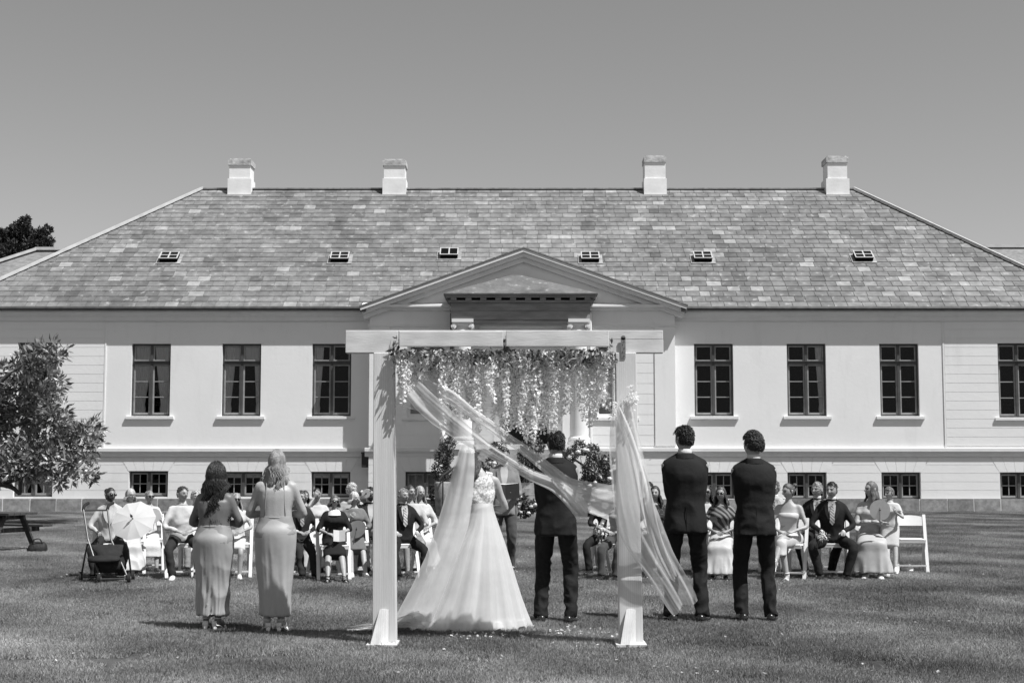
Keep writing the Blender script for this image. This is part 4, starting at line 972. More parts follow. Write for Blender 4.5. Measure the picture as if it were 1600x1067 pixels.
    if kind == 'jacket':
        j = MB(); hem = -.10 if sit else -.30
        ts = [0.0, .12, .28, .45, .6, .74, .86, .925]; rings = trings(ts, .016, .006)
        r0 = rings[0]; low = [(r0[0] + Nn * (LT * hem * q), r0[1] * (1.02 + .07 * q), r0[2] * (1.03 + .12 * q), 2.35) for q in (1, .66, .33)]
        j.loft(sring(low + rings), 24)
        if sit:
            pass
        for s in (-1, 1): sleeve(j, s, .985, .056 * wide, .036); j.tube([spine(1.0) + U * s * .03 * k, spine(.93) + U * s * hw * .45, SH[s] + U * s * .0 * k], [.035 * k, .045 * k, .054 * k], 10, 3)
        e = MB()
        # collar band round the neck
        e.loft([(neck + Nn * q * k - Fw * (.006 + o) * k, U * (w_ * k), -Fw * (w_ * 1.0 * k)) for q, w_, o in ((-.035, .088, .01), (-.005, .078, .008), (.012, .072, .006), (.004, .068, .006))], 18, cap=False)
        if not sit:   # vent and centre seam at the back
            pass
        job('jacket', j, [tm], root, vox, 5, [(.015 * k, (26, 26, 20), P.z - .4, P.z + .6)], e)
        sv = MB(); sv.loft([(neck + Nn * q * k - Fw * .004 * k, U * (w_ * k), -Fw * (w_ * k)) for q, w_ in ((.0, .062), (.02, .062), (.048, .059), (.048, .054), (.0, .054))], 18, cap=False)
        # shirt front panel between lapels
        def front(t, x, o): 
            q = trings([t], .016, .006)[0]; y = math.sqrt(max(0, 1 - (abs(x) / q[1].length) ** 2.35)) if abs(x) < q[1].length else 0; return q[0] + U * x - q[2] * (y ** (2 / 2.35) * 1.0) * 1.0 + Fw * o
        ft = [(.97, .045), (.88, .055), (.75, .05), (.62, .038), (.5, .022), (.40, .004)]
        vs = []; 
        for t, w_ in ft:
            for x in (-w_, 0, w_): vs.append(front(min(t, .925), x * k, .010) + (Nn * (t - .925) * LT if t > .925 else Vector((0, 0, 0))))
        fs = []
        for i in range(len(ft) - 1):
            for x in (0, 1): q = i * 3 + x; fs.append((q, q + 1, q + 4, q + 3))
        sv.add(vs, fs)
        for s in (-1, 1): 
            dd = (WR[s] - EL_[s]).normalized(); sv.tube([WR[s] - dd * .03, WR[s] + dd * .010], .031 * k, 10)
        sv.build('shirt', M_shirt, root, True)
        lp = MB()
        for s in (-1, 1):
            v1 = [front(t if t < .925 else .925, s * (w_ + .000) * k, .012) + (Nn * (t - .925) * LT if t > .925 else Vector((0, 0, 0))) for t, w_ in ft]; v2 = [front(min(t, .925), s * (w_ + lw) * k, .016) + (Nn * (t - .925) * LT if t > .925 else Vector((0, 0, 0))) for (t, w_), lw in zip(ft, (.02, .05, .052, .05, .035, .004))]
            n_ = len(v1); lp.add(v1 + v2, [(i, i + 1, n_ + i + 1, n_ + i) for i in range(n_ - 1)])
        lp.build('lapel', cloth_m(tv * 1.15 + .002), root, True)
        if tie is not None:
            tb = MB(); tp = [(.93, .012), (.90, .022), (.86, .016), (.7, .028), (.5, .034), (.42, .036), (.34, .004)]; vs = []
            for t, w_ in tp:
                for x in (-w_, w_): vs.append(front(t, x * k, .022))
            tb.add(vs, [(2 * i, 2 * i + 1, 2 * i + 3, 2 * i + 2) for i in range(len(tp) - 1)]); tb.build('tie', cloth_m(tie, True, 'vstripe'), root, True)
    elif kind in ('shirt', 'blouse', 'tee', 'cardigan', 'sleeveless', 'strapless', 'camisole'):
        j = MB(); hi = {'strapless': .66, 'camisole': .30, 'sleeveless': .90}.get(kind, .925); off = {'strapless': .006, 'camisole': .006, 'sleeveless': .010}.get(kind, .014)
        ts = [t for t in (-.12, .0, .15, .3, .45, .56, .66, .78, .86, .925) if t < hi - .02] + [hi]; j.loft(sring(trings(ts, off) + (trings([hi + .03], -.012) + trings([hi + .07], -.035) if hi < .8 else [])), 24)
        if kind not in ('strapless', 'camisole', 'sleeveless'):
            fr = {'shirt': .97, 'blouse': .62, 'tee': .3, 'cardigan': .75}[kind]
            for s in (-1, 1): sleeve(j, s, fr, .060 * wide if kind != 'tee' else .056 * wide, .038 if fr > .9 else .048)
        if kind == 'sleeveless':
            for s in (-1, 1): j.tube([spine(.93) + U * s * .055 * k, spine(.90) + U * s * hw * .85], .042 * k, 8)
        e = MB()
        if kind == 'camisole':
            for s in (-1, 1): e.tube([spine(.28) + U * s * .10 * k - Fw * .100 * k, spine(.8) + U * s * .085 * k - Fw * .100 * k, spine(.93) + U * s * .095 * k, spine(.84) + U * s * .085 * k + Fw * .095 * k, spine(.6) + U * s * .07 * k + Fw * .13 * k], .0035, 5, 3)
        if kind == 'shirt': e.loft([(neck + Nn * q * k, U * (w_ * k), -Fw * (w_ * k)) for q, w_ in ((-.03, .075), (.015, .064), (.03, .060), (.02, .056))], 16, cap=False)
        if kind == 'blouse' and 'collar' in top: pass
        if kind == 'camisole' and hero: e.tube([spine(.25) + U * (.133 * kb * math.cos(a_)) - Fw * (.100 * kb * math.sin(a_) + .002) for a_ in np.linspace(0, 2 * PI, 25)], .006, 6)
        if kind != 'camisole' or True: job({'tee': 'top', 'sleeveless': 'dress_top', 'strapless': 'dress_top', 'camisole': 'dress_top'}.get(kind, kind), j, [tm], root, vox, 4, [(.019 * k, (30, 30, 20), P.z - .3, P.z + .6)] if kind not in ('camisole', 'strapless') else [(.004, (14, 14, 30), P.z - .3, P.z + .6)], e)
        if 'lace' in top:
            lc = MB(); lc.loft([(spine(t) + (Fw * .02 * k if t < .97 else Vector((0, 0, 0))), U * w_ * k, -Fw * d * k) for t, w_, d in ((.80, .135, .135), (.90, .12, .10), (.96, .085, .08), (.985, .062, .066))], 22, cap=False); lc.build('collar', cloth_m(.75), root, True)
    if bk == 'trousers':
        j = MB(); j.loft([(spine(t), U * w_ * kb, -Fw * d * kb, 2.3) for t, w_, d in ((-.18, .15, .12), (-.08, .172, .128), (.08, .165, .12), (.18, .15, .112))], 18)
        for s in (-1, 1):
            dn = Vector((0, 0, -1)); hemp = AN[s] + Vector((0, 0, -.035 if not sit else -.0)); kf = KN[s] + (Vector((0, -.01, .0)))
            j.tube([HP[s] + Vector((0, 0, .02)), HP[s].lerp(kf, .45), kf, kf.lerp(hemp, .45), kf.lerp(hemp, .85), hemp], [.098 * kb, .088 * kb, .071 * kb, .066 * kb, .062 * k, .066 * k], 14, 3)
        job('trousers', j, [bm_], root, vox, 4, [(.018 * k, (22, 22, 24), -.2, P.z + .15)], None)
    elif bk in ('skirt', 'longskirt', 'midiskirt'):
        j = MB(); hemf = {'skirt': -.02, 'midiskirt': .45, 'longskirt': .93}[bk]
        if sit:
            mk = (KN[-1] + KN[1]) / 2; ma = (AN[-1] + AN[1]) / 2; kw = abs(KN[1].x - KN[-1].x) / 2 + .075 * kb; hp = (HP[-1] + HP[1]) / 2; th = (mk - hp).normalized()
            j.loft([(spine(.22), U * .135 * kb, -Fw * .105 * kb), (spine(.08), U * .17 * kb, -Fw * .125 * kb), (spine(-.06), U * .185 * kb, -Fw * .14 * kb)], 20)
            upv = Vector((0, 0, 1)); upv = (upv - th * upv.dot(th)).normalized()
            rings = [(hp - th * .12, U * .17 * kb, upv * .105 * kb, 2.6), (hp + th * .02, U * .19 * kb, upv * .11 * kb, 2.6), (hp.lerp(mk, .5), U * (.18 * kb + kw) / 2, upv * .098 * kb, 2.8), (hp.lerp(mk, .85), U * kw, upv * .082 * kb, 2.8)]
            if hemf > 0:
                bis = (upv + th * -1 * 0 + Vector((0, -1, 0))).normalized(); flare = .05 if bk == 'longskirt' else .01
                rings += [(mk + Vector((0, -.02, -.005)), U * kw * 1.02, (upv * .7 - th * .0 + Vector((0, -.75, 0))) * .085 * kb, 2.6)]
                for f in ([.2, .5, .8, hemf] if hemf > .8 else [.2, hemf]): rings.append((mk.lerp(ma, f) + Vector((0, -.015, 0)), U * (kw + flare * f * 1.6), Vector((0, -(.085 + flare * f), 0)) * 1.0 * kb, 2.4))
            else: rings += [(hp.lerp(mk, .97), U * kw, upv * .074 * kb, 2.8)]
            j.loft(sring(rings, 3), 26)
        else:
            a = AN[1]; L_ = P.z - .0; fit = 'fit' in bottom; hemz = .17 * k if hemf > .8 else .5 * k
            pr = [(spine(.26).z, .132, .098, 0), (spine(.14).z, .150, .112, .004), (P.z, .172, .130, .012), (P.z - .12 * k, .170, .128, .010), (P.z - .30 * k, .156, .116, .004), (P.z - .48 * k, .144, .110, 0), (P.z - .62 * k, .136, .112, 0), (hemz, .130, .122, 0)]
            j.loft(sring([(Vector((0, yy * k, z)), U * w_ * kb, Vector((0, 1, 0)) * d * kb, 2.1) for z, w_, d, yy in pr], 5), 40)
        job('skirt', j, [bm_], root, vox, 3 if sit else 6, [(.020 * k if bsatin or bk == 'longskirt' else .010, (30, 22, 3.5), 0, P.z + (.02 if sit else -.05))] + ([] if sit else [(.012, (62, 40, 5), 0, P.z), (.016, (10, 8, 9), P.z - .6, P.z + .1)]), None)
    # -------- shoes
    for s in (-1, 1):
        sh = MB(); fd = FD[s].normalized(); fh = Vector((fd.x, fd.y, 0)).normalized(); A_ = AN[s]; g0 = A_.z - .075 * k - heel if not sit else (A_.z - .07)
        lat = Vector((fh.y, -fh.x, 0)); up = Vector((0, 0, 1)); ct = A_ - up * (A_.z - g0)
        if legs == 'crossed' and s == 1 and sit: fh = fd; up = Vector((fd.x * .5, fd.y * .5, .8)).normalized(); lat = fh.cross(up); ct = A_ - up * .07
        sm = {'dark': M_shoe, 'white': M_wshoe, 'heels': M_wshoe, 'pale': M_wshoe, 'sandal': M_shoe}[shoes]
        if shoes in ('heels', 'sandal'):
            h_ = heel if shoes == 'heels' else .02; sh.loft([(ct - fh * .06 * k + up * (h_ + .012), lat * .028, up * .008), (ct + up * (h_ + .008), lat * .028, up * .008), (ct + fh * .10 * k + up * .014, lat * .040, up * .008), (ct + fh * .19 * k + up * .014, lat * .02, up * .008)], 10)
            if shoes == 'heels': sh.tube([ct - fh * .05 * k + up * (h_ + .01), ct - fh * .05 * k], [.022, .012], 8); 
            sh.tube([ct + fh * .10 * k + lat * .042 + up * .015, ct + fh * .11 * k + up * .055, ct + fh * .10 * k - lat * .042 + up * .015], .009, 6, 3); sh.tube([ct + lat * .034 + up * (h_ + .07), ct - fh * .045 + up * (h_ + .075), ct - lat * .034 + up * (h_ + .07), ct + fh * .04 + up * (h_ + .065), ct + lat * .034 + up * (h_ + .07)], .006, 6, 2)
            sh.loft([(ct - fh * .055 * k + up * (h_ + .005), lat * .028, fh * .012), (ct - fh * .06 * k + up * (h_ + .05), lat * .026, fh * .012)], 8)
        else:
            sh.loft([(ct - fh * .085 * k + up * .04, lat * .022 * k, up * .035), (ct - fh * .07 * k + up * .045, lat * .036 * k, up * .045), (ct + fh * .01 + up * .045, lat * .040 * k, up * .045), (ct + fh * .09 * k + up * .03, lat * .046 * k, up * .032), (ct + fh * .16 * k + up * .024, lat * .042 * k, up * .024), (ct + fh * .205 * k + up * .018, lat * .018 * k, up * .014)], 12)
            sh.loft([(ct - fh * .088 * k + up * .008, lat * .025 * k, up * .008), (ct - fh * .06 * k + up * .008, lat * .040 * k, up * .008), (ct + fh * .09 * k + up * .008, lat * .049 * k, up * .008), (ct + fh * .208 * k + up * .008, lat * .022 * k, up * .008)], 12)
        sh.build('shoe', sm, root, True)
    info = dict(root=root, k=k, X=X, D=D, rot=R(rot), WR=WR, HC=HC, P=P, HD=HD, spine=spine, SH=SH, T=T, KN=KN, AN=AN)
    M_ = Matrix.Translation((X, D, 0)) @ Matrix.Rotation(R(rot), 4, 'Z'); info['M'] = M_
    if sit and chair: CHAIRS.append((X, D, R(rot), chairtag or label))
    return info
CHAIRS = []
def wmesh(mb_or_o, name=None, m=None, info=None, smooth=True, fix=True):
    """mesh modelled in world place, parented to a turned thing"""
    o = mb_or_o.build(name, m, None, smooth, fix) if isinstance(mb_or_o, MB) else mb_or_o
    o.parent = info['root']; o.matrix_parent_inverse = info['M'].inverted(); return o
def band(name, mat_, centres, widths, Ds, root=None, n=14, amp=.02, freq=3.0, steps=8, seed=1, gather=1.0):
    """a strip of cloth that follows a line in space, with long folds and a fluttering depth"""
    P = [PX(c[0], c[1], d) for c, d in zip(centres, Ds)]; W = [w_ / FPX * d for w_, d in zip(widths, Ds)]; pts, ws = [], []
    for i in range(len(P) - 1):
        a, b_, c, d = P[max(i - 1, 0)], P[i], P[i + 1], P[min(i + 2, len(P) - 1)]
        for k in range(steps):
            t = k / steps; pts.append(0.5 * ((2 * b_) + (c - a) * t + (2 * a - 5 * b_ + 4 * c - d) * t * t + (3 * b_ - a - 3 * c + d) * t ** 3)); ws.append(W[i] * (1 - t) + W[i + 1] * t)
    pts.append(P[-1]); ws.append(W[-1]); vs, fs = [], []; r = random.Random(seed); ph = [r.uniform(0, 6) for _ in range(4)]
    for i, p in enumerate(pts):
        t = (pts[min(i + 1, len(pts) - 1)] - pts[max(i - 1, 0)]).normalized(); s = t.cross(Vector((0, 1, 0))).normalized(); u = i / len(pts)
        for k in range(n + 1):
            v_ = k / n - .5; dy = amp * (math.sin(v_ * 2 * PI * freq + ph[0] + u * 3) + .6 * math.sin(v_ * 2 * PI * freq * 2.3 + ph[1] - u * 5)) + amp * .8 * math.sin(u * 9 + ph[2]) + amp * 1.5 * math.sin(v_ * 4 + u * 6 + ph[3])
            edge = 1 + .05 * math.sin(u * 17 + ph[1]); vs.append(p + s * ws[i] * v_ * edge + Vector((0, dy, 0)) + t * (.02 * math.sin(v_ * 9 + ph[0]) if i in (0, len(pts) - 1) else 0))
    for i in range(len(pts) - 1):
        for k in range(n): q = i * (n + 1) + k; fs.append((q, q + 1, q + n + 2, q + n + 1))
    return MB().add(vs, fs).build(name, mat_, root, True, False)

# ------------------------------------------------------------------ the wooden arch
def wood_extra(N, L, mp, c):
    w_ = N.new('ShaderNodeTexWave'); w_.wave_type = 'BANDS'; w_.bands_direction = 'X'; w_.inputs['Scale'].default_value = 2.2; w_.inputs['Distortion'].default_value = 5; w_.inputs['Detail'].default_value = 4; w_.inputs['Detail Scale'].default_value = .8
    L.new(mp.outputs[0], w_.inputs[0]); r = N.new('ShaderNodeMapRange'); r.inputs['To Min'].default_value = .93; r.inputs['To Max'].default_value = 1.04; L.new(w_.outputs['Fac'], r.inputs[0])
    mu = N.new('ShaderNodeMath'); mu.operation = 'MULTIPLY'; L.new(c, mu.inputs[0]); L.new(r.outputs[0], mu.inputs[1])
    v = N.new('ShaderNodeTexVoronoi'); v.inputs['Scale'].default_value = 1.3; m2 = N.new('ShaderNodeMapping'); m2.inputs['Scale'].default_value = (1, 1, .8); t = N.new('ShaderNodeTexCoord'); L.new(t.outputs['Object'], m2.inputs[0]); L.new(m2.outputs[0], v.inputs[0])
    r2 = N.new('ShaderNodeMapRange'); r2.inputs['From Min'].default_value = .012; r2.inputs['From Max'].default_value = .03; r2.inputs['To Min'].default_value = .3; r2.inputs['To Max'].default_value = 1; L.new(v.outputs['Distance'], r2.inputs[0])
    m3 = N.new('ShaderNodeMath'); m3.operation = 'MULTIPLY'; L.new(mu.outputs[0], m3.inputs[0]); L.new(r2.outputs[0], m3.inputs[1]); return m3.outputs[0]
M_woodV = mat('pale_timber_upright', 0.60, 0.7, 0.12, 1.6, 0.15, 30, stretch=(9, 9, .5), extra=wood_extra)
M_woodH = mat('pale_timber_beam', 0.62, 0.7, 0.12, 1.6, 0.15, 30, stretch=(.5, 9, 9), extra=wood_extra)
M_steel = mat('galvanised_strap', 0.25, 0.4, 0.3, 30, metal=.7)
DA = 12.0
arch = thing('wedding_arch', (PX(792, 1003, DA).x, DA, 0), 0, 'raw timber wedding arch of two square posts and a crossbeam', 'arch')
AM = Matrix.Translation((-arch.location.x, -DA, 0))
def ab(mb, name, m, parent=arch, smooth=False, fix=True):
    o = mb.build(name, m, None, smooth, fix); o.parent = parent; o.matrix_parent_inverse = AM.copy() if parent is arch else Matrix.Identity(4); return o
zbt, ztp = ZP(552, DA), ZP(517, DA)
for (bx, tx) in ((601.5, 600.5), (985.5, 976.5)):
    xb_, xt_ = XP(bx, 1000, DA), XP(tx, 552, DA); hw = .0985; b = MB()
    b.add([(xb_ - hw, DA - .07, .02), (xb_ + hw, DA - .07, .02), (xb_ + hw, DA + .07, .02), (xb_ - hw, DA + .07, .02), (xt_ - hw * .86, DA - .07, zbt), (xt_ + hw * .9, DA - .07, zbt), (xt_ + hw * .9, DA + .07, zbt), (xt_ - hw * .86, DA + .07, zbt)],
          [(0, 3, 2, 1), (4, 5, 6, 7), (0, 1, 5, 4), (1, 2, 6, 5), (2, 3, 7, 6), (3, 0, 4, 7)])
    o = ab(b, 'post', M_woodV); bv = o.modifiers.new('b', 'BEVEL'); bv.width = .006; bv.segments = 2
    b = MB(); b.box((xb_ - .135, DA - .23, .012), (xb_ + .115, DA + .10, .034)); ab(b, 'base_plate', M_woodH)
    dv_ = Vector((-.42, -1, 0)).normalized(); pv = Vector((-dv_.y, dv_.x, 0)); o_ = Vector((xb_ - .0, DA - .071, .034)); q_ = []
    for sd_ in (-.038, .038):
        q_ += [o_ + pv * sd_, o_ + pv * sd_ + dv_ * .17, o_ + pv * sd_ + dv_ * .012 + Vector((0, 0, .27)), o_ + pv * sd_ + Vector((0, 0, .27))]
    b = MB(); b.add(q_, [(0, 1, 2, 3), (7, 6, 5, 4), (0, 4, 5, 1), (1, 5, 6, 2), (2, 6, 7, 3), (3, 7, 4, 0)]); ab(b, 'gusset', M_woodV)
x0, x1 = XP(541, 535, DA), XP(1035, 535, DA); zm = ZP(531.5, DA)
xL_, xR_ = XP(623, 535, DA), XP(949, 535, DA)
for z0, z1, xs in ((zbt, ztp, (x0, xL_)), (zm + .001, ztp, (xL_ + .002, x1)), (zbt, zm - .001, (xR_, x1 + .002))):
    o = ab(MB().box((xs[0], DA - .055, z0), (xs[1], DA + .055, z1)), 'beam', M_woodH); bv = o.modifiers.new('b', 'BEVEL'); bv.width = .004; bv.segments = 2
for a, c, t, q in ((624, 786, 518, 541.5), (791, 951, 516.5, 541.5)):
    Df = DA - .16; p0, p1 = XP(a, 530, Df), XP(c, 530, Df); zt, zb = ZP(t, Df), ZP(q, Df); b = MB()
    b.box((p0, Df - .02, zb), (p1, Df + .005, zt)); o = ab(b, 'front_board', M_woodH); bv = o.modifiers.new('b', 'BEVEL'); bv.width = .003
    b = MB(); b.box((p0 + .03, Df + .006, zt - .05), (p0 + .07, DA - .056, zt - .01)); ab(b, 'spacer', M_woodH); b = MB(); b.box((p1 - .07, Df + .006, zt - .05), (p1 - .03, DA - .056, zt - .01)); ab(b, 'spacer', M_woodH)
sx = XP(973.5, 540, DA - .06); b = MB(); b.box((sx - .02, DA - .078, ZP(561, DA)), (sx + .02, DA - .073, ZP(529, DA))); b.loft([(Vector((sx, q, ZP(529, DA))), Vector((.02, 0, 0)), Vector((0, 0, .02))) for q in (DA - .078, DA - .073)], 14); st = ab(b, 'metal_strap', M_steel)
for i in range(6): ab(MB().loft([(Vector((sx + (.006 if i % 2 else -.006), q, ZP(529 + i * 5.6, DA))), Vector((.0045, 0, 0)), Vector((0, 0, .0045))) for q in (DA - .0815, DA - .0785)], 8), 'screw', M_iron, st)
# wisteria: hanging strands of pale blossom under a leafy top
M_pet = [mat('blossom_white', .95, .7, .06, 30, transl=.5), mat('blossom_cream', .86, .7, .1, 30, transl=.5)]
M_leafg = [mat('garland_leaf_dark', .09, .45, .3, 12, transl=.2), mat('garland_leaf_pale', .34, .5, .3, 12, transl=.25)]
gar = thing('wisteria_garland', (PX(790, 550, DA).x, DA, 0), 0, 'thick garland of trailing pale wisteria blossom and leaves hanging from the crossbeam', 'garland'); GM = Matrix.Translation((-gar.location.x, -DA, 0))
def gchild(o): o.parent = gar; o.matrix_parent_inverse = GM.copy(); return o
env = [(612, 590), (624, 652), (632, 616), (650, 606), (668, 622), (684, 652), (690, 690), (704, 672), (720, 650), (745, 664), (765, 650), (782, 688), (800, 660), (820, 668), (838, 692), (852, 660), (870, 662), (885, 640), (905, 655), (925, 660), (940, 640), (958, 655), (975, 660), (988, 688)]
gr_ = random.Random(5); npg = np.random.RandomState(5)
N_ST = 190
for i in range(N_ST):
    px_ = (gr_.uniform(624, 960) if i % 3 else gr_.choice([624, 650, 672, 690, 728, 748, 782, 800, 834, 862, 884, 918, 938, 954]) + gr_.gauss(0, 5)) if i > 30 else 625 + i * 11.2
    if i > N_ST - 6: px_ = gr_.uniform(962, 990)
    f = np.interp(px_, [e[0] for e in env], [e[1] for e in env]); yb_ = 560 + (f - 560) * gr_.choice([.3, .45, .6, .75, .9, 1.0, 1.0, 1.12]); d = DA + gr_.uniform(-.14, .12)
    if 950 < px_ or px_ < 620: d = DA - gr_.uniform(.09, .16)
    P0, P1 = PX(px_, 550 if px_ < 961 else 628, d), PX(px_ + gr_.uniform(-6, 9), yb_, d); n = max(6, int((P0 - P1).length / .017)); cs, ds = [], []
    sway = gr_.uniform(-.03, .03)
    for j in range(n):
        u = j / n; c = P0.lerp(P1, u) + Vector((sway * math.sin(u * 4), 0, 0)); fat = .046 * (1 - u * .72) * (1.0 if u > .12 else .4); m_ = 6 if u < .7 else 4
        for q in range(m_):
            o = Vector((gr_.gauss(0, 1), gr_.gauss(0, 1), gr_.gauss(0, .5))).normalized() * gr_.uniform(.2, 1) * fat; cs.append(c + o); ds.append(o.normalized() * .6 + Vector((0, 0, -.6)) + Vector((gr_.gauss(0, .4), gr_.gauss(0, .4), gr_.gauss(0, .3))))
    gchild(leaf_cloud(np.array([tuple(c) for c in cs]), np.array([tuple(d_) for d_ in ds]), *gr_.choice([(.019, .016), (.025, .021), (.031, .026)]), i, [M_pet[i % 2], M_pet[0]], 'wisteria_strand', jitter=.35))
n = 1900; pxs = npg.uniform(612, 962, n); ys = 545 + np.abs(npg.normal(0, 13, n)); ds = DA + npg.uniform(-.17, .1, n)
keep = ~((pxs > 950) & (ys > 640)); cen = np.array([tuple(PX(a, min(b_, 640), d)) for a, b_, d in zip(pxs, ys, ds)]); dirs = npg.normal(size=(n, 3)) * [1, 1, .6] + [0, -.3, -1]
gchild(meta(leaf_cloud(cen, dirs, .058, .020, 3, M_leafg, 'foliage'), kind='stuff'))
n = 60; cen = np.array([tuple(PX(a, b_, DA - .1)) for a, b_ in [(620 + gr_.uniform(-6, 3), gr_.uniform(528, 556)) for _ in range(22)] + [(787.5 + gr_.uniform(-3, 3), gr_.uniform(530, 556)) for _ in range(20)] + [(954 + gr_.uniform(-3, 4), gr_.uniform(530, 556)) for _ in range(7)]])
gchild(meta(leaf_cloud(cen, npg.normal(size=(49, 3)) + [0, -.3, .3], .06, .02, 4, M_leafg[0:1], 'foliage'), kind='stuff'))
M_sheer = sheer('sheer_drape', .84, .50); M_thin = sheer('thin_gauze', .88, .30); M_veil = sheer('veil_tulle', .84, .68); M_tulle = sheer('skirt_tulle', .72, .66)
dr = thing('gauze_drape', (PX(622, 570, DA).x, DA, 0), 0, 'sheer pale drape blown diagonally from the left post across the groom in two bands', 'drape')
dr.location = (0, 0, 0)
band('drape_band', M_sheer, [(652, 596), (700, 618), (736, 644), (770, 667), (795, 686), (820, 703), (855, 731), (885, 757), (920, 774), (960, 786)], [26, 22, 15, 15, 16, 16, 17, 26, 46, 54], [11.95, 11.84, 11.84, 11.9, 11.95, 12.0, 12.1, 12.2, 12.3, 12.35], dr, amp=.009, freq=1.7, seed=3)
band('drape_band', M_sheer, [(634, 594), (660, 624), (687, 648), (715, 670), (757, 699), (792, 720), (830, 742), (868, 758), (895, 780), (914, 806)], [26, 34, 38, 30, 20, 18, 18, 22, 28, 28], [11.93, 11.82, 11.8, 11.8, 11.85, 11.9, 12.0, 12.1, 12.15, 12.2], dr, amp=.009, freq=1.7, seed=4)
band('drape_tail', M_sheer, [(876, 758), (905, 776), (935, 782), (962, 776)], [12, 34, 48, 40], [12.15, 12.25, 12.35, 12.45], dr, amp=.02, freq=1.5, seed=9)
dv = thing('gauze_valance', (0, 0, 0), 0, 'sheer gauze stretched behind the blossom under the crossbeam', 'drape')
band('gauze', M_thin, [(622, 596), (700, 604), (790, 606), (880, 604), (956, 590)], [84, 84, 84, 84, 70], [DA - .02] * 5, dv, n=18, amp=.008, seed=12, steps=12)
d3 = thing('gauze_drape', (0, 0, 0), 0, 'sheer pale drape wrapped down the right post with its frayed end blowing towards the groomsman', 'drape')
band('drape_band', M_sheer, [(972, 628), (976, 690), (984, 750), (996, 810), (1020, 862), (1050, 912), (1070, 948)], [30, 46, 60, 66, 62, 52, 44], [11.86, 11.84, 11.82, 11.80, 11.9, 12.0, 12.05], d3, n=22, amp=.009, freq=2.5, seed=6, steps=10)
band('drape_fold', M_sheer, [(966, 640), (985, 690), (1002, 750), (1012, 800), (1030, 860), (1052, 905)], [10, 16, 22, 22, 20, 14], [11.80, 11.78, 11.74, 11.74, 11.8, 11.9], d3, n=10, amp=.015, freq=2, seed=8)

# ------------------------------------------------------------------ the standing party
G1 = 'wedding party standing with their backs turned'
person(335, 13.0, 172, 'woman with long dark wavy hair in a fitted satin skirt, back turned', 'f', 'stand', 727, skin=.16, hair=('verylong', .018), top=('camisole', .26, 'satin'), bottom=('longskirt', .38, 'satin', 'fit'), shoes='heels', hands='front', legs='close', wide=1.30, group=G1, hero=True, seed=31)
person(431, 12.85, 184, 'woman with half pinned blonde hair in a backless satin dress, back turned', 'f', 'stand', 702, skin=.42, hair=('halfup', .26), top=('camisole', .28, 'satin'), bottom=('longskirt', .42, 'satin', 'fit'), shoes='heels', hands='front', legs='close', wide=1.18, look=(0, 0), group=G1, hero=True, seed=32)
groom = person(868, 13.6, 172, 'groom in a dark suit behind the blowing drape, back turned', 'm', 'stand', 670, skin=.36, hair=('short', .02), top=('jacket', .011), bottom=('trousers', .008), hands='front', legs='apart', look=(28, 2), group=G1, hero=True, seed=33)
gm1 = person(1071, 13.7, 176, 'groomsman in a black suit with straight dark hair beside the right post, back turned', 'm', 'stand', 662, skin=.36, hair=('short', .025), top=('jacket', .006), bottom=('trousers', .006), hands='front', legs='apart', look=(30, 0), group=G1, hero=True, seed=34)
gm2 = person(1179, 13.75, 178, 'groomsman in a black suit with curly dark hair at the right end, back turned', 'm', 'stand', 672, skin=.40, hair=('curly', .03), top=('jacket', .006), bottom=('trousers', .006), hands='front', legs='apart', look=(34, 0), group=G1, hero=True, seed=35)
off = person(787, 20.2, 4, 'officiant in an open grey suit facing the couple and reading from a black book', 'm', 'stand', 697, skin=.34, hair=('short', .04), top=('jacket', .20), bottom=('trousers', .06), hands='book', legs='even', look=(6, -12), group=None, seed=36)
bride = person(749, 13.3, 186, 'bride in a lace bodice, full tulle skirt and long veil, back turned', 'f', 'stand', 693, skin=.44, hair=('halfup', .07), top=('sleeveless', .78, 'lacework'), bottom=('none', 0), shoes='heels', hands='front', legs='close', look=(-22, 0), head_off=.10, group=None, hero=True, seed=37)
# back vents of the three dark jackets
for nfo in (groom, gm1, gm2):
    k = nfo['k']; S = nfo['spine']
    q = MB(); yv = lambda t: Vector((0, S(t).y + np.interp(t, [-.3, -.1, 0, .12, .25], [.153, .148, .140, .132, .124]) * k, S(t).z)); q.tube([yv(t) for t in (.14, .05, -.05, -.15, -.29)], .0035, 5)
    q.build('jacket_vent', cloth_m(.004), nfo['root'])
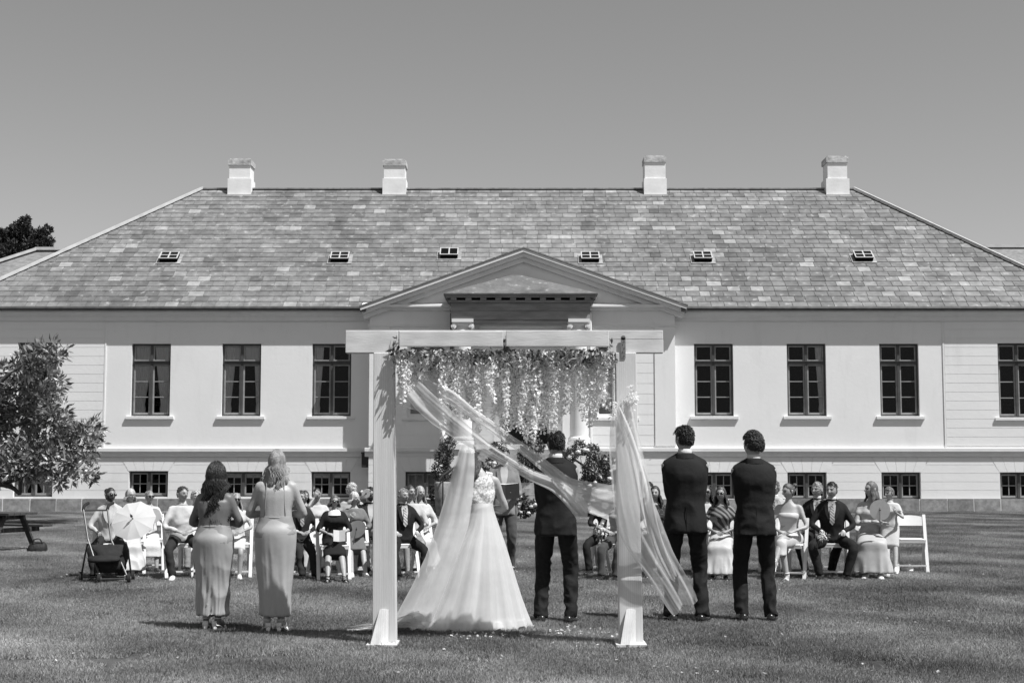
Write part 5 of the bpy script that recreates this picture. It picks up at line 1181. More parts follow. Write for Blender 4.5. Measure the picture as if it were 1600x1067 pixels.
# bride's skirt, train and veil
Db = 13.3
M_lace = mat('satin_lining', .74, .5, .05, 8, .1, 40, spec=.5)
def skirt_layer(name, st, m, amp, nf, seed, Dc, inner=1.0):
    r = random.Random(seed); ph = [r.uniform(0, 6.28) for _ in range(6)]; seg = 120; vs, fs = [], []
    S = []
    for i in range(len(st) - 1):
        for k in range(8): t = k / 8; S.append([st[i][j] * (1 - t) + st[i + 1][j] * t for j in range(4)])
    S.append(list(st[-1]))
    for i, (py, xl, xr, dep) in enumerate(S):
        cx_ = (xl + xr) / 2; c = PX(cx_, py, Dc); rw = (xr - xl) / 2 / FPX * Dc * inner; f = i / (len(S) - 1)
        for k in range(seg):
            t = 2 * PI * k / seg; m_ = 1 + amp * f * (math.sin(nf * t + ph[0] + f * 1.2) + .6 * math.sin(nf * 2.17 * t + ph[1]) + .5 * math.sin(3 * t + ph[2])) / 1.6
            ca, sa = math.cos(t), math.sin(t); z = max(c.z, .012) + (.02 * f ** 4 * math.sin(nf * 1.5 * t + ph[3]) if f > .9 else 0)
            bk_ = -dep * .15 * f if sa < 0 else 0
            vs.append((c.x + rw * m_ * ca, Dc + (dep * sa * m_) + bk_ * abs(sa), max(z, .008)))
    for i in range(len(S) - 1):
        for k in range(seg): fs.append((i * seg + k, i * seg + (k + 1) % seg, (i + 1) * seg + (k + 1) % seg, (i + 1) * seg + k))
    return wmesh(MB().add(vs, fs), name, m, bride, True, False)
stn = [(786, 735, 768, .11), (800, 733, 771, .13), (822, 724, 778, .18), (850, 704, 787, .24), (890, 682, 798, .31), (930, 658, 809, .36), (960, 636, 818, .40), (976, 620, 824, .44)]
skirt_layer('underskirt', stn, M_lace, .035, 9, 3, Db, .92)
skirt_layer('tulle_skirt', stn, M_tulle, .05, 13, 5, Db, 1.0)
skirt_layer('tulle_skirt', [(a, b_ - (2 if a > 850 else 0), c + 1, d * 1.04) for a, b_, c, d in stn], M_tulle, .06, 17, 8, Db - .02, 1.02)
b = band('train', M_tulle, [(660, 966), (620, 972), (585, 976), (548, 980)], [26, 16, 9, 3], [12.75, 12.85, 12.9, 12.95], None, n=12, amp=.01, seed=15); wmesh(b, info=bride)
tr_ = MB(); vs, fs = [], []; n1, n2 = 26, 10
for i in range(n1 + 1):
    u = i / n1; x = XP(655, 975, Db) + (XP(550, 975, Db) - XP(655, 975, Db)) * u
    for j in range(n2 + 1): v_ = j / n2; wdt = (.42 * (1 - u) ** .8 + .05); vs.append((x, Db - .55 + wdt * (v_ - .2) + .15 * u, .012 + .045 * abs(math.sin(v_ * 9 + u * 7)) * (1 - u * .6) + .10 * (1 - u) ** 2))
for i in range(n1):
    for j in range(n2): q = i * (n2 + 1) + j; fs.append((q, q + 1, q + n2 + 2, q + n2 + 1))
wmesh(tr_.add(vs, fs), 'train', M_tulle, bride, True, False)
# veil: from the crown of the head down the back to the grass
vs, fs = [], []; vst = [(691, 730, 7, .00), (694, 730, 18, -.10), (704, 729, 24, -.16), (730, 725, 33, -.19), (770, 718, 42, -.22), (820, 707, 50, -.28), (870, 690, 52, -.36), (915, 672, 58, -.42), (950, 656, 64, -.47), (972, 645, 66, -.52)]
nv = 36
Sx = []
for i in range(len(vst) - 1):
    for k in range(6): t = k / 6; Sx.append([vst[i][j] * (1 - t) + vst[i + 1][j] * t for j in range(4)])
Sx.append(list(vst[-1]))
for i, (py, cx_, wd, dy) in enumerate(Sx):
    f = i / (len(Sx) - 1)
    for k in range(nv + 1):
        v_ = k / nv - .5; p = PX(cx_ + wd * v_, py, Db + dy); curve = .30 * (v_ * 2) ** 2 * (.28 if f < .35 else .5); vs.append(p + Vector((0, curve * (.35 + .3 * f) + .006 * f * math.sin(v_ * 26 + f * 2) + .02 * f * math.sin(v_ * 13 + 1), 0)))
for i in range(len(Sx) - 1):
    for k in range(nv): q = i * (nv + 1) + k; fs.append((q, q + 1, q + nv + 2, q + nv + 1))
wmesh(MB().add(vs, fs), 'veil', M_veil, bride, True, False)
hc = bride['HC']; b = MB(); rr = random.Random(4)
for _ in range(26): a = rr.uniform(-.6, .6); b.ball(hc + Vector((math.sin(a) * .09, .085 + rr.uniform(0, .02), .055 + rr.uniform(-.02, .02))), .008, 6, 4)
b.build('hair_comb', M_wshoe, bride['root'], True)
# officiant's open book
M_bk = mat('black_book_cover', .012, .85, .2, 20); M_page = mat('book_page', .7, .8, .05, 20)
bw_ = (off['WR'][-1] + off['WR'][1]) / 2 + Vector((0, -.125, -.03)); bk = thing('book', off['M'] @ bw_, off['rot'], 'open black book held by the officiant', 'book')
for s in (-1, 1):
    v0 = [Vector((0, -.04, 0)), Vector((s * .19, -.09, .02)), Vector((s * .19, .05, .22)), Vector((0, .10, .20))]; n_ = Vector((0, -.012, -.006))
    b = MB(); b.add(v0 + [q + n_ for q in v0], [(0, 1, 2, 3), (4, 7, 6, 5), (0, 4, 5, 1), (1, 5, 6, 2), (2, 6, 7, 3), (3, 7, 4, 0)]); b.build('cover', M_bk, bk)
    v1 = [Vector((0, -.03, .02)), Vector((s * .175, -.075, .035)), Vector((s * .175, .05, .215)), Vector((0, .10, .205))]; b = MB(); b.add([q + Vector((0, .014, .006)) for q in v1], [(0, 1, 2, 3)]); b.build('page', M_page, bk)
# ------------------------------------------------------------------ seated guests
Wm = 'f'
def S(px, D, ty, rot, label, sex='f', **kw): return person(px, D, rot, label, sex, 'sit', ty, **kw)
L1 = S(172, 18.9, 764, 14, 'bearded man with a topknot and sunglasses in a pale shirt behind the pushchair', 'm', skin=.24, hair=('bun', .02), top=('jacket', .50), bottom=('trousers', .02), glasses='sun', beard=1, look=(28, 0), hands='thigh', legs='apart')
L2 = S(203, 19.5, 765, 16, 'white haired woman with glasses behind the open paper parasol', skin=.4, hair=('bob', .45), top=('blouse', .62), bottom=('longskirt', .55, 'satin'), glasses='clear', look=(25, 0), hands=('fan', 'fan'))
L3 = S(233, 20.1, 768, 18, 'woman with tied back fair hair and sunglasses holding a paddle fan', skin=.36, hair=('bun', .22), top=('tee', .7), bottom=('midiskirt', .6), glasses='sun', look=(18, 0), hands=('lap', 'fan'))
L4 = S(284, 18.9, 762, 22, 'young man with cropped dark hair in a white jumper, open collar and dark trousers', 'm', skin=.38, hair=('short', .05), top=('shirt', .62), bottom=('trousers', .02), shoes='white', look=(25, 0), hands='lap', legs='apart')
L5 = S(305, 20.2, 768, 14, 'elderly guest with curly white hair behind the man in the white jumper', skin=.4, hair=('curly', .5), top=('blouse', .5), bottom=('trousers', .2), look=(15, 0))
L6 = S(369, 18.9, 772, 8, 'woman in a light dress and sunglasses seen between the two standing women', skin=.38, hair=('long', .28), top=('tee', .62), bottom=('skirt', .6), glasses='sun', look=(12, 0), shoes='pale', legs='tucked')
L7 = S(468, 18.9, 768, 24, 'man in a dark suit half hidden behind the woman in the backless dress', 'm', skin=.34, hair=('short', .1), top=('jacket', .022), bottom=('trousers', .02), look=(15, 0), hands='lap', tie=.3)
L8 = S(495, 20.1, 764, 6, 'woman in a long white dress holding a hand to her mouth', skin=.32, hair=('bun', .02), top=('tee', .60), bottom=('longskirt', .58), look=(10, -4), hands=('face', 'lap'))
L9 = S(476, 21.0, 768, 10, 'dark haired guest at the back, behind the woman touching her mouth', skin=.34, hair=('medium', .03), top=('blouse', .3), bottom=('trousers', .05), look=(12, 0))
L10 = S(522, 18.5, 775, 12, 'elderly woman in a black dress with lace collar and sunglasses holding a booklet', skin=.38, hair=('bob', .10), top=('blouse', .012, 'lace'), bottom=('skirt', .012), glasses='sun', look=(12, -4), shoes='sandal', hands='lap', wide=1.15)
L11 = S(553, 19.3, 770, 16, 'smiling woman with a white bob in a grey cardigan holding a paper fan', skin=.44, hair=('bob', .55), top=('cardigan', .15), bottom=('skirt', .12), look=(28, 0), shoes='pale', hands=('fan', 'lap'))
L12 = S(549, 20.5, 757, 14, 'guest with white swept up hair behind the woman in the grey cardigan', skin=.4, hair=('curly', .6), top=('blouse', .4), bottom=('trousers', .1), look=(25, 0))
L13 = S(578, 19.7, 764, 12, 'dark curly haired guest in sunglasses shading their face beside the left post', 'm', skin=.22, hair=('curly', .02), top=('jacket', .03), bottom=('trousers', .03), glasses='sun', look=(10, 0), hands=('shade', 'lap'), beard=1)
L14 = S(629, 18.8, 765, 20, 'grey haired man in a black suit just right of the left post', 'm', skin=.4, hair=('short', .3), top=('jacket', .012), bottom=('trousers', .012), look=(20, 0), hands='thigh', legs='apart', tie=.5)
L15 = S(640, 19.7, 760, 16, 'woman with brown hair drawn back, behind the man in the black suit', skin=.34, hair=('bun', .04), top=('blouse', .5), bottom=('skirt', .2), look=(22, 0))
L16 = S(655, 20.2, 761, 18, 'woman with long blonde hair in a loose white dress at the aisle', skin=.4, hair=('long', .32), top=('blouse', .6), bottom=('longskirt', .58), look=(15, 0), hands='lap')
R1 = S(948, 19.8, 761, -14, 'long haired woman in sunglasses and a black suit at the aisle', skin=.3, hair=('long', .015), top=('jacket', .015), bottom=('trousers', .012), glasses='sun', look=(-5, 0), legs='apart')
R2 = S(966, 18.8, 764, -22, 'bare shouldered woman holding a posy, half hidden by the right post', skin=.4, hair=('long', .05), top=('strapless', .3, 'satin'), bottom=('trousers', .05), look=(-25, 0), hands='lap')
R3 = S(1014, 20.5, 755, -12, 'short haired guest at the back just right of the right post', 'm', skin=.34, hair=('short', .02), top=('jacket', .03), bottom=('trousers', .03), look=(-10, 0))
R4 = S(1024, 19.3, 761, -8, 'smiling woman with a dark bob in a floral black top beside the right post', skin=.4, hair=('medium', .03), top=('blouse', .05, 'floral'), bottom=('trousers', .02), look=(-8, 0), hands='thigh')
R5 = S(1105, 19.7, 760, -8, 'curly haired woman in sunglasses and a pale top between the groomsmen', skin=.28, hair=('curlylong', .02), top=('tee', .6), bottom=('longskirt', .5), glasses='sun', look=(-6, 0))
R6 = S(1127, 18.9, 762, -12, 'woman in sunglasses with a striped top and long satin skirt between the groomsmen', skin=.32, hair=('medium', .05), top=('tee', .10, 'stripe'), bottom=('longskirt', .52, 'satin'), glasses='sun', look=(-8, 0))
R7 = S(1210, 19.7, 752, -14, 'grey haired man in a light shirt and tie beside the curly haired groomsman', 'm', skin=.34, hair=('short', .2), top=('jacket', .42), bottom=('trousers', .2), glasses='clear', look=(-30, -10), tie=.25)
R8 = S(1233, 18.7, 757, -20, 'woman with a low bun in an off the shoulder satin dress, legs crossed', skin=.42, hair=('bun', .07), top=('strapless', .60, 'satin'), bottom=('midiskirt', .60, 'satin'), look=(-45, -8), shoes='heels', legs='crossed')
R9 = S(1277, 19.8, 755, -12, 'elderly man with glasses and a dark suit behind the man in the checked tie', 'm', skin=.4, hair=('short', .35), top=('jacket', .012), bottom=('trousers', .012), glasses='clear', look=(-30, 0), legs='apart', wide=1.1, tie=.2)
R10 = S(1300, 18.9, 755, -12, 'young man with cropped hair in a dark suit and light checked tie', 'm', skin=.38, hair=('short', .03), top=('jacket', .014), bottom=('trousers', .014), look=(-20, -4), legs='apart', hands='thigh', tie=.45)
R11 = S(1362, 19.1, 754, -16, 'woman in a long pale dress with a small child on her lap', skin=.42, hair=('medium', .12), top=('tee', .52), bottom=('longskirt', .50, 'satin'), look=(-55, 0), shoes='white', hands='fold', wide=1.1)
# the child on her lap
hp = R11['M'] @ Vector((.16, -.20, 0))
R12 = person(1390, 18.92, -16, 'small curly haired child in a white frock sitting on a lap and holding a fan', 'f', 'sit', None, k=.66, skin=.46, hair=('curly', .22), top=('tee', .60), bottom=('skirt', .6), shoes='white', look=(-40, -6), hands=('lap', 'fan'), chair=None, seat=.58, legs='tucked', group=None)

# ------------------------------------------------------------------ folding chairs
M_cw = mat('white_chair_paint', .66, .45, .05, 9, .08, 30)
M_pad = mat('white_seat_pad', .72, .6, .08, 12)
def make_chair():
    c = thing('folding_chair')
    for s in (-1, 1):
        x = s * .20
        MB().bar((x, -.17, .0), (x, .215, .79), .026, .042, (1, 0, 0)).build('leg', M_cw, c)            # long upright: front foot to back top
        MB().bar((x - s * .032, .20, .0), (x - s * .032, -.10, .46), .024, .038, (1, 0, 0)).build('leg', M_cw, c)
    b = MB(); b.box((-.175, -.19, .415), (.175, -.165, .445)); b.box((-.175, .17, .415), (.175, .19, .44)); b.build('seat_rail', M_cw, c)
    st = MB().box((-.165, -.19, .446), (.165, .185, .468)); o = st.build('seat', M_pad, c); bv = o.modifiers.new('b', 'BEVEL'); bv.width = .008; bv.segments = 2
    b = MB(); vs, fs = [], []; n = 8
    for i in range(n + 1):
        u = -1 + 2 * i / n; x = .188 * u; dy = .022 * (1 - u * u)
        for z, zo in ((.64, 0), (.76 + .022 * (1 - u * u), 1)):
            y = .215 * (z / .79) - .17 * (1 - z / .79); vs += [(x, y + dy - .007, z), (x, y + dy + .007, z)]
    for i in range(n):
        q = i * 4; fs += [(q, q + 4, q + 6, q + 2), (q + 1, q + 3, q + 7, q + 5), (q + 2, q + 6, q + 7, q + 3), (q, q + 1, q + 5, q + 4)]
    fs += [(0, 2, 3, 1), (n * 4, n * 4 + 1, n * 4 + 3, n * 4 + 2)]; b.add(vs, fs).build('backrest', M_cw, c)
    MB().bar((-.19, -.125, .10), (.19, -.125, .10), .03, .02).build('crossbar', M_cw, c)
    MB().bar((-.16, .155, .075), (.16, .155, .075), .045, .016).build('crossbar', M_cw, c)
    return c
cproto = None
for i, (X, D, rot, lb) in enumerate(CHAIRS + [(XP(1424, 850, 20.0), 20.0, R(-10), None), (XP(325, 850, 19.2), 19.2, R(10), 'E')]):
    if cproto is None: c = cproto = make_chair()
    else: c = copy_tree(cproto)
    off_ = Matrix.Rotation(rot, 3, 'Z') @ Vector((0, .03, 0)); c.location = (X + off_.x, D + off_.y, 0); c.rotation_euler = (0, 0, rot)
    if lb is None: lab = 'empty white folding chair at the right end of the front row'
    elif lb == 'E': lab = 'white folding chair beside the man in the white jumper, behind the dark haired bridesmaid'
    else: lab = 'white folding chair under the ' + ' '.join(lb.split()[:11])
    meta(c, lab, 'chair', 'white folding chairs')

# ------------------------------------------------------------------ things the guests hold
M_paper = mat('paper', .82, .8, .04, 20, transl=.3); M_bam = mat('bamboo', .3, .5, .2, 20)
def at_hand(nf, s, off_): return nf['M'] @ (nf['WR'][s] + Vector(off_))
def paddle_fan(loc, rz, r_, label, tilt=.15):
    f = thing('paddle_fan', loc, rz, label, 'fan', 'white paper paddle fans'); b = MB(); n = 28
    vs = [(0, -.0, r_ * .95)] + [(r_ * math.sin(2 * PI * i / n) * (1 + .04 * math.cos(4 * PI * i / n)), -.0, r_ * .95 + r_ * math.cos(2 * PI * i / n)) for i in range(n)]
    b.add(vs, [(0, i + 1, (i + 1) % n + 1) for i in range(n)]); b.build('leaf', M_paper, f, False, False)
    MB().bar((0, .002, -.10), (0, .002, r_ * 1.2), .012, .006, (1, 0, 0)).build('handle', M_bam, f)
    MB().loft([(Vector((0, q, r_ * .95)), Vector((.01, 0, 0)), Vector((0, 0, .01))) for q in (-.008, -.003)], 10).build('rivet', M_iron, f); f.rotation_euler = (tilt, 0, rz); return f
paddle_fan(PX(1375, 812, 18.55), R(-10), .135, 'round paper fan held up by the child')
paddle_fan(PX(240, 816, 19.45), R(10), .10, 'small paper fan held by the woman with tied back fair hair')
paddle_fan(PX(554, 840, 18.82), R(25), .135, 'paper fan held low by the smiling woman in the grey cardigan', .5)
f4 = paddle_fan(PX(567, 775, 19.3), R(10), .06, 'folded paper fan held up to the face beside the left post')
f4.rotation_euler = (.2, .9, 0)
bo = thing('booklet', PX(530, 846, 18.05), R(12), 'open white order of service held by the woman in the black dress', 'booklet')
for s in (-1, 1):
    b = MB(); b.add([(0, 0, 0), (s * .075, -.03, .01), (s * .075, -.01, .15), (0, .02, .14)], [(0, 1, 2, 3)]); b.build('page', M_paper, bo, fix=False)
def posy(loc, r_, label, n=16, seed=1, green=True):
    t = thing('posy', loc, 0, label, 'flowers'); rr = random.Random(seed)
    for i in range(n):
        a = Vector((rr.gauss(0, 1), rr.gauss(0, .7) - .3, rr.gauss(0, 1))).normalized() * r_ * rr.uniform(.3, 1); b = MB()
        for q in range(4): c = a + Vector((rr.uniform(-1, 1), rr.uniform(-1, 1), rr.uniform(-1, 1))) * .012; b.ball(c, (.018, .012, .015), 7, 4)
        b.build('bloom', M_pet[i % 2], t, True)
    nn = np.random.RandomState(seed); cs = nn.normal(size=(50, 3)) * r_ * .5; leaf_cloud(cs, cs + [0, 0, -.02], .05, .02, seed, M_leafg, 'foliage', t)
    MB().tube([(0, .02, -r_ * .4), (.01, .03, -r_ * 1.9)], .014, 7).build('stem', M_leafg[0], t); return t
posy(PX(939, 828, 18.35), .085, 'small white posy held by the woman at the right post')
posy(PX(1286, 838, 18.45), .05, 'small pale posy held in the hands of the young man in the checked tie', 9, 3)
# parasol
ps = thing('parasol', PX(209, 813, 18.45), 0, 'open white paper parasol tilted towards the camera in front of the white haired woman', 'parasol'); ps.rotation_euler = (R(58), 0, R(-4))
M_par = mat('parasol_paper', .80, .8, .04, 8, transl=.45); RP = .29; npan = 10
def ppt(i, t): a = 2 * PI * i / npan + .2; return Vector((RP * t * math.cos(a), RP * t * math.sin(a), .05 * (1 - t ** 1.8)))
for i in range(npan):
    b = MB(); rows = 5; vs, fs = [], []
    for j in range(rows + 1):
        t = .04 + .96 * j / rows; A0, A1 = ppt(i, t), ppt(i + 1, t); mid = (A0 + A1) / 2 * (1 - .02 * t) - Vector((0, 0, .006 * t))
        vs += [A0, mid, A1]
    for j in range(rows):
        for k in (0, 1): q = j * 3 + k; fs.append((q, q + 1, q + 4, q + 3))
    b.add(vs, fs).build('panel', M_par, ps, True, False)
    b = MB(); b.tube([ppt(i, .05) - Vector((0, 0, .004)), ppt(i, .5) - Vector((0, 0, .004)), ppt(i, 1.0) - Vector((0, 0, .002))], .003, 5); b.build('rib', M_bam, ps)
MB().tube([(0, 0, .17), (0, 0, -.42)], .008, 7).build('shaft', M_bam, ps); MB().tube([(0, 0, .11), (0, 0, .15)], [.018, .008], 8).build('ferrule', M_iron, ps)
# pushchair
M_blk = mat('black_canvas', .018, .85, .3, 14, .3, 40); M_tub = mat('grey_tube', .10, .35, .2, 20, metal=.6); M_rub = mat('black_rubber', .015, .8, .2, 30)
pc = thing('pushchair', (XP(163, 900, 18.15), 18.15, 0), R(12), 'folding black pushchair with grip handles parked in front of the bearded man', 'pushchair')
for s in (-1, 1):
    MB().tube([(-.30 + (.0 if s < 0 else .30), .30, .92), (-.22 + (0 if s < 0 else .28), .12, .55), (-.03 if s < 0 else .30, -.18, .07)], .012, 8).build('frame_tube', M_tub, pc)
    MB().tube([(-.30 if s < 0 else .32, -.1 + .3, .07), (-.24 if s < 0 else .28, .1, .40), (-.2 if s < 0 else .26, -.14, .52)], .012, 8).build('frame_tube', M_tub, pc)
    MB().tube([(-.30 + (0 if s < 0 else .30), .30, .92), (-.29 + (0 if s < 0 else .30), .36, .97), (-.25 + (0 if s < 0 else .31), .44, 1.0)], .02, 8, 3).build('grip', M_blk, pc)
MB().tube([(-.30, .30, .91), (.0, .30, .91)], .011, 8).build('crossbar', M_tub, pc)
MB().tube([(-.30, .2, .07), (.32, .2, .07)], .010, 8).build('axle', M_tub, pc); MB().tube([(-.04, -.18, .07), (.31, -.18, .07)], .010, 8).build('axle', M_tub, pc)
for x, y in ((-.30, .2), (.34, .2), (-.05, -.18), (.31, -.18)):
    wl = MB(); wl.loft([(Vector((x + q, y, .07)), Vector((0, r_, 0)), Vector((0, 0, r_))) for q, r_ in ((-.022, .05), (-.018, .068), (.018, .068), (.022, .05))], 20); wo_ = wl.build('wheel', M_rub, pc)
    MB().loft([(Vector((x + q, y, .07)), Vector((0, .03, 0)), Vector((0, 0, .03))) for q in (-.026, .026)], 12).build('hub', M_steel, wo_)
b = MB(); b.loft([(Vector((.06, .02, .14)), Vector((.17, 0, 0)), Vector((0, .12, 0)), 3), (Vector((.06, .02, .26)), Vector((.19, 0, 0)), Vector((0, .13, 0)), 2.4), (Vector((.05, .05, .38)), Vector((.16, 0, 0)), Vector((0, .10, 0)), 2.4), (Vector((.0, .10, .48)), Vector((.22, 0, 0)), Vector((0, .05, 0)), 2.6)], 24); o = b.build('seat', M_blk, pc, True)
MB().loft([(Vector((-.0, -.12, .30)), Vector((.2, 0, 0)), Vector((0, .07, .03)), 3), (Vector((-.0, -.16, .33)), Vector((.2, 0, 0)), Vector((0, .05, .03)), 3)], 16).build('foot_rest', M_blk, pc, True)
# belongings on the grass
M_bag = mat('dark_bag', .018, .7, .4, 16, .5, 30)
t = thing('bag', GP(58, 864), R(15), 'dark slouching bag lying on the grass beside the picnic table', 'bag'); b = MB(); b.loft([(Vector((0, 0, .0)), Vector((.15, 0, 0)), Vector((0, .10, 0)), 2.6), (Vector((0, 0, .05)), Vector((.17, 0, 0)), Vector((0, .12, 0)), 2.5), (Vector((.01, 0, .11)), Vector((.14, 0, 0)), Vector((0, .08, 0)), 2.2), (Vector((.02, 0, .145)), Vector((.09, 0, 0)), Vector((0, .03, 0)))], 18); b.build('body', M_bag, t, True); t.scale = (1.0, 1.0, 1.35)
MB().tube([(-.08, -.05, .11), (-.05, -.09, .17), (.04, -.09, .18), (.09, -.05, .11)], .009, 6, 3).build('strap', M_iron, t)
t = thing('bonnet', GP(1418, 893), R(5), 'white sun hat lying on the grass by the empty folding chair', 'hat'); b = MB(); b.lathe((0, 0, 0), [(.13, .004), (.14, .012), (.09, .02), (.085, .05), (.07, .09), (.03, .105)], 20); b.build('crown', M_wshoe, t, True); b = MB(); b.lathe((0, 0, 0), [(.155, .002), (.16, .008), (.10, .014)], 20); b.build('brim', M_wshoe, t, True)
# picnic table
M_tbl = mat('dark_stained_timber', .06, .7, .3, 4, .3, 30, stretch=(.6, 8, 8))
pt = thing('picnic_table', GP(-27, 862), R(-22), 'dark stained picnic table with attached benches on the lawn', 'table')
for i in range(5): MB().box((-.85, -.36 + i * .145, .64), (.85, -.36 + i * .145 + .135, .68)).build('plank', M_tbl, pt)
for s in (-1, 1):
    for q in (0, 1): y = s * .62 + q * .13 - .065; MB().box((-.85, y - .06, .42), (.85, y + .06, .455)).build('bench_plank', M_tbl, pt)
for x in (-.6, .6):
    for s in (-1, 1): MB().bar((x + .03, s * .20, .64), (x + .03, s * .58, .0), .04, .10, (1, 0, 0)).build('leg', M_tbl, pt)
    MB().box((x - .035, -.70, .34), (x + .005, .70, .42)).build('bench_bearer', M_tbl, pt); MB().box((x - .035, -.34, .56), (x + .005, .34, .64)).build('top_bearer', M_tbl, pt)

# ------------------------------------------------------------------ planting
def clumps(spec, D, spread, n, seed, hollow=.45):
    r = np.random.RandomState(seed); tot = sum(c[2] ** 2 for c in spec); C, Dd = [], []
    for px_, py_, rr_ in spec:
        m = int(n * rr_ ** 2 / tot); c = np.array(tuple(PX(px_, py_, D + r.uniform(-spread, spread)))); R_ = rr_ / FPX * D
        d = r.normal(size=(m, 3)); d /= np.linalg.norm(d, axis=1, keepdims=True); rad = R_ * (hollow + (1 - hollow) * r.uniform(0, 1, (m, 1)) ** .5) * (1 + .14 * np.sin(d[:, :1] * 9 + seed) * np.sin(d[:, 2:3] * 8)); C.append(c + d * rad); Dd.append(d + r.normal(size=(m, 3)) * .7 + [0, 0, .15])
    return np.concatenate(C), np.concatenate(Dd)
M_mag = [mat('magnolia_leaf', .19, .30, .3, 6, transl=.2, spec=.5), mat('magnolia_leaf_dark', .11, .38, .3, 6, transl=.15, spec=.5), mat('magnolia_leaf_pale', .30, .32, .3, 6, transl=.25, spec=.5)]
def rosettes(c, d, per, rad, seed):
    r = np.random.RandomState(seed); n = len(c); C = np.repeat(c, per, axis=0); Dn = np.repeat(d / np.linalg.norm(d, axis=1, keepdims=True), per, axis=0); k = r.normal(size=C.shape); return C + k * rad * .25, k * .9 + Dn * .8 + [0, 0, .25]
M_bark = mat('bark', .07, .9, .4, 5, .8, 14, stretch=(1, 1, .3))
Dm = 36.0
mg = thing('magnolia_tree', (XP(-75, 800, Dm), Dm, 0), 0, 'broad leaved magnolia tree growing in front of the left end of the house', 'tree')
spec = [(12, 590, 30), (44, 566, 24), (72, 552, 20), (92, 556, 15), (60, 580, 26), (84, 596, 20), (22, 625, 40), (62, 628, 32), (88, 640, 22), (20, 670, 45), (70, 676, 40), (100, 690, 28), (122, 668, 20), (140, 674, 22), (150, 696, 15), (128, 700, 26), (36, 716, 34), (80, 722, 30), (116, 732, 24), (140, 742, 14), (60, 744, 14), (90, 748, 13), (-8, 720, 34), (4, 744, 22), (-30, 640, 60), (-60, 590, 60), (-90, 680, 70), (-120, 620, 70)]
cs, dd = clumps([(q[0], q[1], q[2] * .88) for q in spec], Dm, .8, 1250, 4, .4); cs, dd = rosettes(cs, dd, 10, .16, 4); o = leaf_cloud(cs - [mg.location.x, Dm, 0], dd, .19, .070, 2, M_mag, 'crown', mg, curl=.3, jitter=.4); meta(o, kind='stuff')
b = MB(); tb = mg.location; L_ = lambda px_, py_, dd_=0: PX(px_, py_, Dm + dd_) - tb
b.tube([(0, 0, -.05), (.02, 0, .35), (.1, .0, .8)], [.2, .16, .14], 12, 3); b.tube([(.1, 0, .75), L_(-40, 745), L_(0, 756), L_(20, 762), L_(30, 771), L_(32, 765), L_(34, 740), L_(52, 715)], [.10, .08, .06, .055, .045, .045, .04, .02], 8, 3)
b.tube([L_(-20, 752), L_(15, 752), L_(34, 745), L_(70, 728), L_(110, 715), L_(135, 690)], [.06, .05, .05, .04, .03, .015], 7, 3); b.tube([(.1, 0, .8), L_(-50, 690), L_(-30, 630), L_(20, 580), L_(60, 560)], [.12, .1, .08, .05, .015], 8, 3); b.tube([L_(-50, 690), L_(10, 670), L_(60, 650), L_(85, 620)], [.07, .05, .03, .012], 7, 3); b.tube([(.1, 0, .8), L_(-100, 650), L_(-120, 580)], [.1, .07, .02], 8, 3)
b.build('trunk', M_bark, mg, True)
M_far = [mat('far_leaf', .045, .6, .4, 3), mat('far_leaf_dark', .03, .6, .4, 3)]
ft = thing('broadleaf_tree', (PX(10, 700, 75).x, 75, 0), 0, 'dark broadleaf tree rising behind the left wing roof', 'tree')
cs, dd = clumps([(10, 385, 24), (38, 372, 20), (24, 362, 12), (37, 350, 9), (42, 343, 5), (62, 370, 12), (74, 360, 7), (79, 376, 5), (70, 384, 10), (52, 388, 14), (-14, 395, 26), (2, 366, 8), (20, 408, 30), (60, 400, 14), (-40, 400, 30)], 75, 1.2, 22000, 8, .2); o = leaf_cloud(cs - [ft.location.x, 75, 0], dd, .17, .09, 2, M_far, 'crown', ft); meta(o, kind='stuff')
b = MB(); b.tube([(0, 0, 0), (.1, 0, 6), (.3, 0, 10.5)], [.45, .3, .12], 10, 3); b.tube([(.1, 0, 8), (1.2, 0, 11), (1.8, 0, 12)], [.16, .1, .04], 7, 2); b.tube([(.1, 0, 7.5), (-1.5, 0, 10.5)], [.16, .05], 7, 1); b.build('trunk', M_bark, ft, True)
M_ros = [mat('rose_leaf', .08, .5, .35, 10, transl=.2), mat('rose_leaf_dark', .045, .5, .35, 10, transl=.15), mat('rose_leaf_pale', .15, .5, .3, 10, transl=.2)]
M_rb = mat('rose_petals', .72, .7, .12, 20, transl=.2)
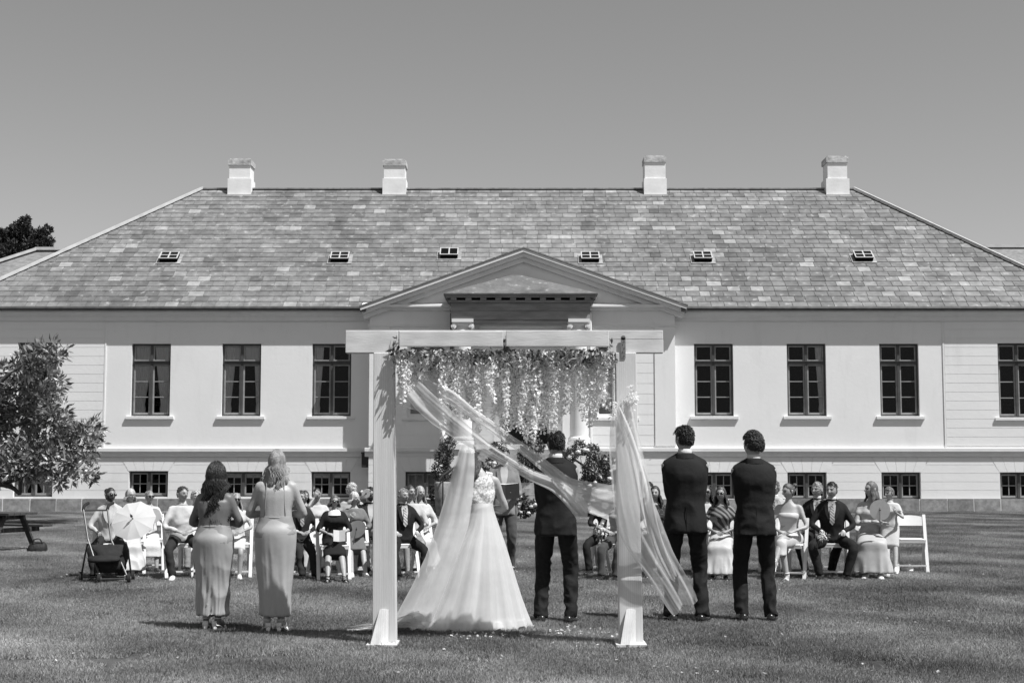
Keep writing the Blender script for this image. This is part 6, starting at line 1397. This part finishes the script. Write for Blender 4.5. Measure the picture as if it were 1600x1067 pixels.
def rose_bush(spec, D, n, seed, label, blooms=14, spread=.3):
    cx_ = np.mean([c[0] for c in spec]); t = thing('rose_bush', (XP(cx_, 780, D), D, 0), 0, label, 'bush', 'rose bushes round the porch steps')
    cs, dd = clumps(spec, D, spread, n, seed, .25); o = leaf_cloud(cs - [t.location.x, D, 0], dd, .075, .045, seed, M_ros, 'foliage', t, jitter=.4); meta(o, kind='stuff')
    r = random.Random(seed); b = MB()
    for _ in range(6): c = r.choice(spec); q = PX(c[0], c[1], D) - t.location; b.tube([(r.uniform(-.15, .15), r.uniform(-.1, .1), 0), (q.x * .6, q.y, q.z * .5), tuple(q)], [.02, .014, .006], 6, 3)
    b.build('stem', M_bark, t, True)
    for _ in range(blooms):
        c = r.choice(spec); a = r.uniform(0, 6.28); rr_ = c[2] * r.uniform(.2, .95); p = PX(c[0] + rr_ * math.cos(a), c[1] + rr_ * math.sin(a) * .9, D - c[2] / FPX * D * .8) - t.location; b = MB(); r_ = r.uniform(.04, .075)
        b.ball(p, (r_, r_, r_ * .8), 9, 6)
        for q in range(5): an = q * 1.256 + a; b.ball(p + Vector((math.cos(an) * r_ * .7, -r_ * .3, math.sin(an) * r_ * .6)), (r_ * .5, r_ * .35, r_ * .5), 7, 4)
        b.build('rose', M_rb, t, True)
rose_bush([(700, 694, 12), (694, 712, 15), (688, 735, 14), (698, 750, 18), (690, 775, 20), (712, 768, 18), (704, 792, 16)], 41.8, 4200, 11, 'tall rose bush climbing beside the left pedestal of the porch', 8)
rose_bush([(742, 730, 13), (752, 745, 16), (760, 765, 16), (748, 785, 16), (770, 720, 9), (776, 700, 9)], 40.8, 3600, 12, 'rose bush on the porch steps behind the bride', 14)
rose_bush([(826, 694, 10), (842, 698, 9), (820, 710, 12), (834, 722, 13), (812, 735, 12), (806, 752, 10)], 41.0, 3000, 13, 'rose bush with white heads in front of the porch doors', 20)
rose_bush([(812, 782, 13), (822, 796, 10), (808, 796, 9), (835, 790, 9)], 38.5, 1600, 14, 'low bush of pale roses on the grass behind the officiant', 12)
rose_bush([(905, 700, 12), (890, 712, 12), (925, 705, 12), (948, 722, 12), (930, 735, 22), (950, 755, 22), (935, 772, 22), (918, 758, 16), (958, 785, 16), (915, 790, 14)], 41.2, 7500, 15, 'large rose bush spilling over the right handrail of the porch', 26)
rose_bush([(905, 795, 8), (925, 798, 8), (890, 797, 8)], 40.5, 900, 16, 'low edging bush at the foot of the right handrail', 5)
ur = thing('stone_planter', (XP(693, 790, 40.8), 40.8, 0), 0, 'rounded stone planter standing left of the porch steps', 'planter'); b = MB(); b.lathe((0, 0, 0), [(.16, 0), (.18, .03), (.24, .3), (.26, .65), (.25, .95), (.22, 1.0)], 22); b.build('bowl', M_gran[1], ur, True)

# petals strewn on the lawn
r = np.random.RandomState(3); spots = [(700, 992, 25, 4, 14), (760, 985, 30, 5, 22), (820, 988, 20, 6, 14), (735, 998, 40, 3, 18), (905, 990, 35, 4, 30), (935, 995, 25, 4, 24), (880, 1010, 20, 3, 8), (840, 905, 10, 10, 8), (815, 880, 15, 12, 14), (812, 930, 15, 20, 8), (1060, 1055, 30, 3, 8)]
cs = []
for px_, py_, sx_, sy_, n in spots:
    for _ in range(n): q = GP(px_ + r.normal() * sx_, min(py_ + r.normal() * sy_, 1064)); cs.append((q.x, q.y, .034))
for _ in range(90): q = GP(r.uniform(0, 1600), r.uniform(870, 1060)); cs.append((q.x, q.y, .03))
cs = np.array(cs); dd = r.normal(size=(len(cs), 3)) * [1, 1, .12]
o = leaf_cloud(cs, dd, .030, .026, 5, [M_pet[0]], 'petals', None, curl=.15); meta(o, 'white flower petals strewn over the grass under the arch', 'petals', kind='stuff')
bake_jobs()
